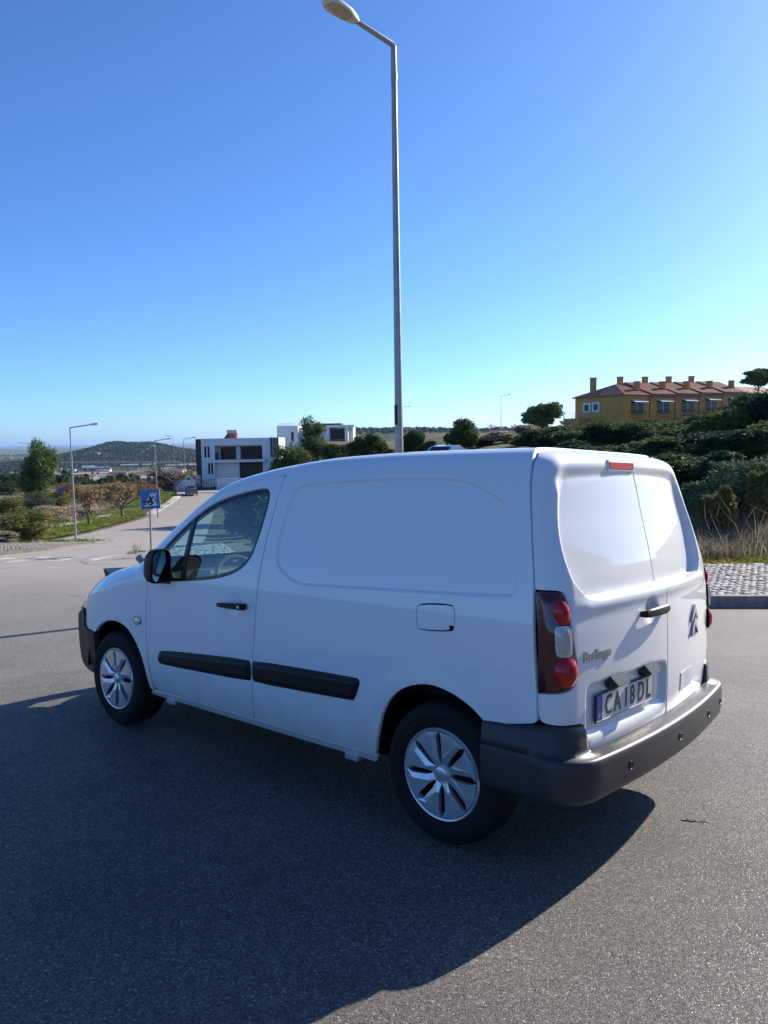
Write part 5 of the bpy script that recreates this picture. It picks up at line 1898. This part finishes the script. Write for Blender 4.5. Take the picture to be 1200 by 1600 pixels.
# modern white house with the deep balcony
Yh = 130.0
k_ = Yh / FPX
o_ = ray(308, 755, Yh)
hA = empty('white_house', (o_[0], Yh, o_[2]), .03)
tag(hA, 'white modern house with deep balcony recess and charcoal corner strip', 'house')
def HX(px): return (px - 308) * k_
def HZ(py): return (755 - py) * k_
D = 11.0
box_part(hA, 'wall', (HX(316), 0, -3), (HX(337), D, HZ(686)), M['white'])
box_part(hA, 'corner_cladding', (HX(308), -.05, HZ(742)), (HX(316) - .01, D - .5, HZ(686) - .04), M['charcoal'])
box_part(hA, 'side_wing', (HX(304), 3, -3), (HX(308) - .01, D, HZ(690)), M['white'])
box_part(hA, 'wall', (HX(411), 0, -3), (HX(437), D, HZ(686)), M['white'])
box_part(hA, 'parapet', (HX(337), 0, HZ(697)), (HX(411), D, HZ(686)), M['white'])
box_part(hA, 'balcony_slab', (HX(334), -1.2, HZ(723)), (HX(416), D, HZ(719.5)), M['white'])
box_part(hA, 'recess_wall', (HX(337), 2.2, HZ(719.5)), (HX(411), D, HZ(697)), M['white'])
for a, b in ((343, 367), (374, 410)):
    window(hA, HX(a), HX(b), HZ(719), HZ(699), 2.15)
box_part(hA, 'lower_wall', (HX(337), .4, -3), (HX(374), D, HZ(723)), M['white'])
box_part(hA, 'garage_opening', (HX(374), 1.6, -3), (HX(411), D, HZ(723)), M['charcoal'])
box_part(hA, 'railing_glass', (HX(337), .05, HZ(719)), (HX(343), .1, HZ(708)), M['pane'])
for a, t, b2 in ((321, 698, 715), (326, 698, 715), (326, 724, 741), (330.5, 724, 741)):
    window(hA, HX(a), HX(a + 3.2), HZ(b2), HZ(t), 0)
for a in (424, 429, 434):
    box_part(hA, 'fin', (HX(a), -.25, HZ(716)), (HX(a + 2.6), 0, HZ(686) + .06), M['charcoal'])
box_part(hA, 'roof_hatch', (HX(352), 4, HZ(686)), (HX(366), 6, HZ(678)), M['tile'])
sh = empty('solar_heater', (0, 0, 0))
bpy.data.objects.remove(sh)
box_part(hA, 'water_tank', (HX(350), 4, HZ(678)), (HX(367), 5.5, HZ(672.5)), M['steelgrey'], .1)
MB().add([(HX(346), 3.5, HZ(686)), (HX(353), 3.5, HZ(686)), (HX(355), 5, HZ(678)), (HX(350), 5, HZ(678))], [(0, 1, 2, 3)]).build('solar_collector', M['tile'], hA)
# street wall, gate and ramp in front
fw_ = empty('garden_wall', (o_[0], Yh - 7, o_[2] - .6), .03)
tag(fw_, 'low white garden wall with ironwork gate before the balcony house', 'wall')
box_part(fw_, 'wall', (HX(296), 0, -3), (HX(321), .25, HZ(741)), M['white'])
box_part(fw_, 'wall', (HX(352), 0, -3), (HX(392), .25, HZ(740)), M['white'])
gt = MB()
rr = random.Random(8)
x0, x1, z0, z1 = HX(321.3), HX(351.7), 0.0, HZ(741)
for i in range(9):
    x = x0 + (x1 - x0) * i / 8
    gt.box((x - .03, .1, z0), (x + .03, .16, z1))
for i in range(22):
    xa, za = rr.uniform(x0, x1 - .4), rr.uniform(z0, z1 - .3)
    gt.tube([(xa, .13, za), (xa + .2, .13, za + rr.uniform(-.1, .35)), (min(x1, xa + rr.uniform(.3, .6)), .13, min(z1, za + rr.uniform(0, .5)))], .03, 4)
gt.box((x0, .1, z1 - .06), (x1, .16, z1)).box((x0, .1, z0), (x1, .16, z0 + .06))
gt.build('gate', M['iron'], fw_)
MB().add([(HX(290), -.3, 1.5), (HX(318), -.3, 0.2), (HX(318), -.1, 0.2), (HX(290), -.1, 1.5), (HX(290), -.3, -3), (HX(318), -.3, -3), (HX(318), -.1, -3), (HX(290), -.1, -3)],
         [(3, 2, 1, 0), (0, 1, 5, 4), (1, 2, 6, 5), (2, 3, 7, 6), (3, 0, 4, 7)]).build('sloping_wall', M['white'], fw_)
b = on_ground(330, 119)
rp = empty('retaining_terrace', (b[0], 119, o_[2] - 1.6))
tag(rp, 'low concrete terrace with dark openings at the end of the street', 'terrace')
box_part(rp, 'deck', (-3.6, -2, .55), (6.5, 3, .9), M['concrete'])
box_part(rp, 'pier', (-1.2, -1.6, -2), (1.2, 2.6, .55), M['charcoal'])
box_part(rp, 'pier', (2.6, -1.6, -2), (6.4, 2.6, .55), M['white'])

# second white house, behind the pines
Y2 = 152.0
k2 = Y2 / FPX
o2 = ray(435, 755, Y2)
hB = empty('white_house', (o2[0], Y2, o2[2]), -.02)
tag(hB, 'white house with framed dark window standing behind the pines', 'house')
def BX(px): return (px - 435) * k2
def BZ(py): return (755 - py) * k2
box_part(hB, 'wall', (BX(435), 0, -4), (BX(468), 10, BZ(666)), M['white'])
box_part(hB, 'wall', (BX(468) + .01, 1.5, -4), (BX(512), 10, BZ(669)), M['white'])
box_part(hB, 'roof', (BX(492), 2.5, BZ(669) + .01), (BX(534), 9, BZ(663)), M['charcoal'])
box_part(hB, 'wall', (BX(512) + .01, 1.2, -4), (BX(553), 9, BZ(668)), M['white'])
fr = MB()
fr.box((BX(512), -1.0, BZ(670)), (BX(556), 1.2, BZ(666.2))).box((BX(512), -1.0, BZ(697)), (BX(517), 1.2, BZ(670))).box((BX(541), -1.0, BZ(697)), (BX(546), 1.2, BZ(670))).box((BX(512), -1.0, BZ(699)), (BX(546), 1.2, BZ(697)))
fr.build('window_frame', M['white'], hB)
w = window(hB, BX(518), BX(540.5), BZ(696), BZ(672), 1.15)
MB().box((BX(518), -.9, BZ(689.5)), (BX(540.5), -.84, BZ(688.7))).build('rail', M['steelgrey'], w)
window(hB, BX(457), BX(461), BZ(690), BZ(676), 0)
rl = MB()
for i in range(12):
    x = BX(437) + i * .24
    rl.box((x, .1, BZ(666)), (x + .04, .14, BZ(663)))
rl.box((BX(437), .1, BZ(663)), (BX(462), .14, BZ(662.6)))
rl.build('roof_railing', M['steelgrey'], hB)

# terrace of ochre houses on the hill
d0 = np.array([.852, .522])
a0 = math.atan2(d0[1], d0[0])
P0 = ray(974.7, 617, 135.0)
UW, DEP, EAVE = 6.9, 11.5, 6.2
zbase = P0[2] - EAVE
def townhouse(i):
    pos = np.array([P0[0], P0[1]]) + d0 * UW * i
    z = zbase + [0, .15, .35, .6, .85][i]
    h = empty('townhouse', (pos[0], pos[1], z), a0)
    lab = ['ochre end townhouse with small white framed side windows', 'ochre townhouse next to the end house, second in the row', 'ochre townhouse in the middle of the row',
           'ochre townhouse above the white wall piece, fourth in the row', 'ochre townhouse at the upper right end of the row'][i]
    tag(h, lab, 'house', 'ochre townhouses on the hill')
    e = EAVE
    box_part(h, 'wall', (0, 0, -6), (UW - .004, DEP, e), M['ochre'])
    # roof: front slope, back slope, gable or hip, with a thickness and tile courses
    rz = e + 2.2
    ov = .45
    rf = MB()
    if i == 0:
        V_ = [(-ov, -ov, e), (UW, -ov, e), (UW, DEP / 2, rz), (4.2, DEP / 2, rz), (-ov, DEP + ov, e), (UW, DEP + ov, e)]
        rf.add([(x, y, zz + .12) for x, y, zz in V_] + [(x, y, zz - .06) for x, y, zz in V_], [(0, 1, 2, 3), (0, 3, 4), (3, 2, 5, 4), (7, 6, 9, 8), (9, 6, 10), (8, 9, 10, 11), (1, 0, 6, 7), (0, 4, 10, 6), (1, 7, 8, 2)])
    else:
        V_ = [(-.05, -ov, e + .1), (UW, -ov, e + .1), (UW, DEP / 2, rz + .3), (-.05, DEP / 2, rz + .3), (-.05, DEP + ov, e + .1), (UW, DEP + ov, e + .1)]
        rf.add([(x, y, zz + .12) for x, y, zz in V_] + [(x, y, zz - .5) for x, y, zz in V_], [(0, 1, 2, 3), (3, 2, 5, 4), (1, 0, 6, 7), (0, 3, 9, 6), (3, 4, 10, 9), (1, 7, 8, 2), (2, 8, 11, 5), (6, 9, 8, 7), (9, 10, 11, 8)])
    roof = rf.build('roof', M['tile'], h)
    cr = MB()
    nrow = 11
    for j in range(nrow):
        t = (j + .5) / nrow
        y = -ov + (DEP / 2 + ov) * t
        zz = (e if i == 0 else e + .1) + (rz + (0 if i == 0 else .3) - e - (0 if i == 0 else .1)) * t + .12
        xs = -ov + (4.2 + ov) * t if i == 0 else -.05
        cr.box((xs, y - .05, zz - .02), (UW, y + .05, zz + .07))
    cr.build('tile_course', M['tile'], roof)
    # chimneys
    for cx_, cy_, hh in ((5.9, 2.2, 1.9), (.6, 7.5, 3.0)) if i else ((1.6, 8.6, 2.9), (5.9, 2.2, 1.9)):
        c = MB().box((cx_ - .42, cy_ - .42, e - .3), (cx_ + .42, cy_ + .42, e + hh + .6)).build('chimney', M['ochre'], roof)
        MB().box((cx_ - .5, cy_ - .5, e + hh + .6), (cx_ + .5, cy_ + .5, e + hh + .75)).build('chimney_cap', M['concrete'], c)
    # upper window with pale awning above, dark shutters
    w = window(h, 2.0, 4.9, 3.1, 5.1, 0, M['charcoal'], fw_=.1)
    MB().box((3.4, -.05, 3.1), (3.52, -.01, 5.1)).build('mullion', M['white'], w)
    MB().add([(1.7, -1.1, 5.0), (5.3, -1.1, 5.0), (5.3, 0, 5.5), (1.7, 0, 5.5), (1.7, -1.1, 4.88), (5.3, -1.1, 4.88), (5.3, 0, 5.38), (1.7, 0, 5.38)],
             [(0, 1, 2, 3), (7, 6, 5, 4), (0, 4, 5, 1), (1, 5, 6, 2), (3, 7, 4, 0)]).build('awning', M['awning'], h)
    bal = MB()
    for x in np.linspace(1.8, 5.1, 12):
        bal.box((x - .02, -.75, 2.6), (x + .02, -.71, 3.5))
    bal.box((1.8, -.76, 3.5), (5.1, -.70, 3.56))
    bal.build('balcony_rail', M['iron'], h)
    MB().box((1.7, -.8, 2.42), (5.2, 0, 2.6)).build('balcony', M['ochre'], h)
    MB().tube([(UW - .2, -.08, -4), (UW - .2, -.08, e)], .09, 6).build('downpipe', M['tile'], h)
    if i == 0:
        # side wall faces -x
        for yy, z0_, z1_ in ((8.6, 3.7, 4.9), (6.4, 3.8, 4.9), (8.6, .9, 2.1)):
            w = MB().box((-.03, yy - .55, z0_), (.05, yy + .55, z1_)).build('window', M['pane'], h)
            f = MB()
            f.box((-.08, yy - .85, z0_ - .3), (-.01, yy - .55, z1_ + .3)).box((-.08, yy + .55, z0_ - .3), (-.01, yy + .85, z1_ + .3)).box((-.08, yy - .55, z1_), (-.01, yy + .55, z1_ + .3)).box((-.08, yy - .55, z0_ - .3), (-.01, yy + .55, z0_))
            f.build('frame', M['white'], w)
        MB().box((-3.0, 7.6, -6), (-.01, DEP, 2.4)).build('side_wing', M['ochre'], h)
        r_ = MB()
        for y in np.linspace(7.7, DEP - .1, 8):
            r_.box((-2.95, y - .02, 2.4), (-2.9, y + .02, 3.4))
        for x in np.linspace(-2.9, -.1, 6):
            r_.box((x - .02, 7.65, 2.4), (x + .02, 7.7, 3.4))
        r_.box((-2.96, 7.6, 3.4), (-2.88, DEP, 3.46)).box((-2.96, 7.64, 3.4), (0, 7.7, 3.46))
        r_.build('terrace_railing', M['steelgrey'], h)
    return h
for i in range(5):
    townhouse(i)
# garden walls before the terrace
gw = empty('garden_wall', (P0[0], P0[1], zbase), a0)
tag(gw, 'ochre garden wall running along below the townhouses', 'wall')
MB().box((-.2, -3.2, -6), (13.5, -3.0, 1.0)).build('wall', M['ochre'], gw)
gs = empty('screen_fence', (P0[0], P0[1], zbase), a0)
tag(gs, 'dark blue screening fence before the middle townhouses', 'fence')
for j in range(7):
    MB().box((13.6 + j * 1.9, -3.25, -3), (15.42 + j * 1.9, -3.1, 2.5 + j * .05)).build('screen_panel', M['tarp'], gs)
gp = empty('garden_wall', (P0[0], P0[1], zbase), a0)
tag(gp, 'white rendered wall piece right of the dark blue fence', 'wall')
MB().box((27.0, -3.4, -3), (36, -3.2, 2.3)).build('wall', M['white'], gp)
hp = ray(1186, 606, 175)
hC = empty('white_house', (hp[0], hp[1], hp[2] - 7), .4)
tag(hC, 'pale house with tiled roof half hidden behind the umbrella pine', 'house')
MB().box((-5, 0, -3), (6, 9, 5.6)).build('wall', M['white'], hC)
MB().add([(-5.5, -.5, 5.6), (6.5, -.5, 5.6), (6.5, 4.5, 7.6), (-5.5, 4.5, 7.6), (-5.5, 9.5, 5.6), (6.5, 9.5, 5.6)], [(0, 1, 2, 3), (3, 2, 5, 4), (0, 3, 4), (1, 5, 2)]).build('roof', M['tile'], hC)

# ------------------------------------------------------------------ parked cars
def car(base, rz, material, label):
    r = empty('parked_car', base, rz)
    tag(r, label, 'car')
    prof = [(-2.0, .32), (-2.05, .62), (-1.95, .85), (-1.25, .95), (-.55, 1.38), (.75, 1.45), (1.55, 1.2), (1.95, .95), (2.02, .6), (1.95, .3)]
    V_, F_ = [], []
    n = len(prof)
    for y, k, in ((-.84, 1), (-.80, 1.0), (.80, 1.0), (.84, 1)):
        for x, z in prof:
            inn = .14 if z > 1.0 else 0
            V_.append((x, np.sign(y) * (abs(y) - inn) , z if abs(y) < .82 else min(z, z - .02)))
    for s_ in range(3):
        for i in range(n):
            F_.append((s_ * n + i, s_ * n + (i + 1) % n, (s_ + 1) * n + (i + 1) % n, (s_ + 1) * n + i))
    F_ += [tuple(range(n)), tuple(range(4 * n - 1, 3 * n - 1, -1))]
    MB().add(V_, F_).build('body', material, r, True)
    for sx in (-1, 1):
        MB().add([(-1.0, sx * .76, .98), (1.4, sx * .76, .98), (.95, sx * .72, 1.32), (-.5, sx * .72, 1.32)], [(0, 1, 2, 3)]).build('side_window', M['pane'], r)
    MB().add([(-1.22, -.62, .99), (-1.22, .62, .99), (-.60, .58, 1.36), (-.60, -.58, 1.36)], [(0, 1, 2, 3)]).build('windscreen', M['pane'], r)
    MB().add([(1.60, -.58, 1.2), (1.60, .58, 1.2), (.86, .56, 1.42), (.86, -.56, 1.42)], [(0, 3, 2, 1)]).build('rear_window', M['pane'], r)
    for x in (-1.25, 1.25):
        for y in (-.8, .8):
            MB().lathe([(0, .1), (.2, .1), (.3, .09), (.31, 0), (.3, -.09), (0, -.1)], 18, Matrix.Translation((x, y, .31))).build('wheel', M['rubber'], r, True)
    for y in (-.6, .6):
        MB().box((2.0, y - .15, .7), (2.05, y + .15, .85)).build('tail_lamp', M['lens_red'], r)
    return r
c = ray(695, 695.5, 46)
car((c[0], c[1], c[2] - 1.45), 1.1, M['carblue'], 'blue car whose roof shows above the van roofline')
b = on_ground(297, 113)
car(tuple(b), -1.35, M['cargrey'], 'grey car parked at the end of the street')

# ------------------------------------------------------------------ the valley
rng = np.random.default_rng(5)
def far_trees(name, pts, size, nq, seed, material):
    r = np.random.default_rng(seed)
    n = len(pts)
    z = T(pts[:, 0], pts[:, 1])
    s = size * r.uniform(.6, 1.5, n)
    c = np.repeat(np.column_stack([pts, z + s * .45]), nq, 0)
    sr = np.repeat(s, nq)[:, None]
    d = r.normal(0, 1, (n * nq, 3))
    d /= np.linalg.norm(d, axis=1)[:, None]
    c = c + d * sr * np.array([.42, .42, .45])
    nn = d + r.normal(0, .4, d.shape)
    nn /= np.linalg.norm(nn, axis=1)[:, None]
    t = np.cross(nn, r.normal(0, 1, nn.shape))
    t /= np.linalg.norm(t, axis=1)[:, None]
    w = np.cross(nn, t)
    q_ = sr * .22
    V = np.stack([c - t * q_, c - w * q_, c + t * q_, c + w * q_], 1).reshape(-1, 3)
    o = mesh_np(name, V, np.arange(len(V)).reshape(-1, 4), material)
    tag(o, 'far off mass of trees', 'wood', kind='stuff')
    return o
# wooded hill
a = rng.uniform(0, 2 * PI, 5200)
rr_ = np.sqrt(rng.uniform(0, 1, 5200))
hillp = np.concatenate([np.column_stack([-800 + 300 * rr_ * np.cos(a), 2200 + 330 * rr_ * np.sin(a) - 60]), np.column_stack([-660 + 330 * rr_[:2600] * np.cos(a[:2600]), 2280 + 300 * rr_[:2600] * np.sin(a[:2600])])])
o = far_trees('hill_wood', hillp, 9, 16, 31, M['wood'])
o['label'] = 'dark wood covering the far hill on the left'
# ridge to the right of it
p = scatter(rng, [(-110, 1150), (420, 1150), (900, 1900), (-180, 1900)], 2600)
nz = np.sin(p[:, 0] * .013 + 2) + np.sin(p[:, 1] * .011 + p[:, 0] * .006)
o = far_trees('ridge_wood', p[(nz > .1) | (p[:, 1] > 1420)], 6, 16, 32, M['wood'])
o['label'] = 'scattered wood along the far ridge behind the lamp pole'
# trees and hedges of the plain
p = np.concatenate([scatter(rng, [(-260, 420), (-60, 420), (-250, 2000), (-1500, 2000)], 900, 45, 26), scatter(rng, [(-900, 1900), (-300, 1900), (-1400, 5200), (-3400, 5200)], 1100, 60, 60)])
o = far_trees('plain_wood', p, 7, 14, 33, M['wood'])
o['label'] = 'hedges and tree rows scattered over the plain on the left'
p = scatter(rng, [(-150, 160), (-52, 160), (-120, 420), (-260, 420)], 420, 40, 9)
o = far_trees('slope_scrub', p, 2.6, 20, 34, M['shrub'])
o['label'] = 'scrub on the lower slope of the valley'
# small buildings in the valley
for k in range(46):
    Yb = rng.uniform(520, 1700) if k < 36 else rng.uniform(1700, 2600)
    pxb = rng.uniform(-20, 300)
    p = ray(pxb, 720, Yb)
    z = float(T(p[0], p[1]))
    L_, W_, H_ = rng.uniform(9, 30), rng.uniform(7, 12), rng.uniform(3.5, 7)
    if k % 6 == 0:
        L_, H_ = rng.uniform(45, 80), 6
    r = empty('valley_building', (p[0], p[1], z), rng.uniform(-.5, .5))
    tag(r, 'long low pale shed far off in the valley on the left' if k % 6 == 0 else ('small white building with tiled roof far off in the valley' if k % 2 and k % 3 else ('small grey building with tiled roof far off in the valley' if k % 2 else ('small white flat toned building far off in the valley' if k % 3 else 'small grey building far off in the valley'))), 'building', 'far buildings in the valley')
    MB().box((-L_ / 2, -W_ / 2, -3), (L_ / 2, W_ / 2, H_)).build('wall', M['white'] if k % 3 else M['concrete'], r)
    hh = H_ + W_ * .18
    MB().add([(-L_ / 2 - .3, -W_ / 2 - .3, H_), (L_ / 2 + .3, -W_ / 2 - .3, H_), (L_ / 2 + .3, 0, hh), (-L_ / 2 - .3, 0, hh), (-L_ / 2 - .3, W_ / 2 + .3, H_), (L_ / 2 + .3, W_ / 2 + .3, H_)],
             [(0, 1, 2, 3), (3, 2, 5, 4), (0, 3, 4), (1, 5, 2)]).build('roof', M['tile'] if k % 6 and k % 2 else M['concrete'], r)
# long low viaduct before the wooded hill
va, vb = ray(96, 722, 1750), ray(285, 721, 1900)
vd = empty('viaduct', (0, 0, 0))
tag(vd, 'long low concrete viaduct crossing the plain before the wooded hill', 'viaduct')
A_, B_ = Vector(va), Vector(vb)
dv = (B_ - A_).normalized()
sd = Vector((-dv.y, dv.x, 0)) * 6
up = Vector((0, 0, 1))
v = [A_ - sd, B_ - sd, B_ + sd, A_ + sd]
MB().add([tuple(p) for p in v] + [tuple(p - up * 2.6) for p in v], [(0, 1, 2, 3), (7, 6, 5, 4), (0, 4, 5, 1), (1, 5, 6, 2), (2, 6, 7, 3), (3, 7, 4, 0)]).build('deck', M['concrete'], vd)
nP = 13
for i in range(nP):
    c = A_.lerp(B_, (i + .5) / nP)
    z0 = float(T(c.x, c.y))
    MB().box((c.x - 2, c.y - 2, z0 - 2), (c.x + 2, c.y + 2, c.z - 2.6)).build('pier', M['concrete'], vd)
# ------------------------------------------------------------------ haze over the valley
hz = bpy.data.materials.new('haze_air')
hz.use_nodes = True
hn = hz.node_tree.nodes
hn.clear()
ho = hn.new('ShaderNodeOutputMaterial')
pv = hn.new('ShaderNodeVolumePrincipled')
pv.inputs['Color'].default_value = (.45, .68, 1.0, 1)
pv.inputs['Density'].default_value = 0.00005
pv.inputs['Anisotropy'].default_value = .3
hz.node_tree.links.new(pv.outputs[0], ho.inputs['Volume'])
hb = MB().box((-43000, -9500, -80), (43000, 43000, 60)).build('haze', hz)
tag(hb, kind='stuff')
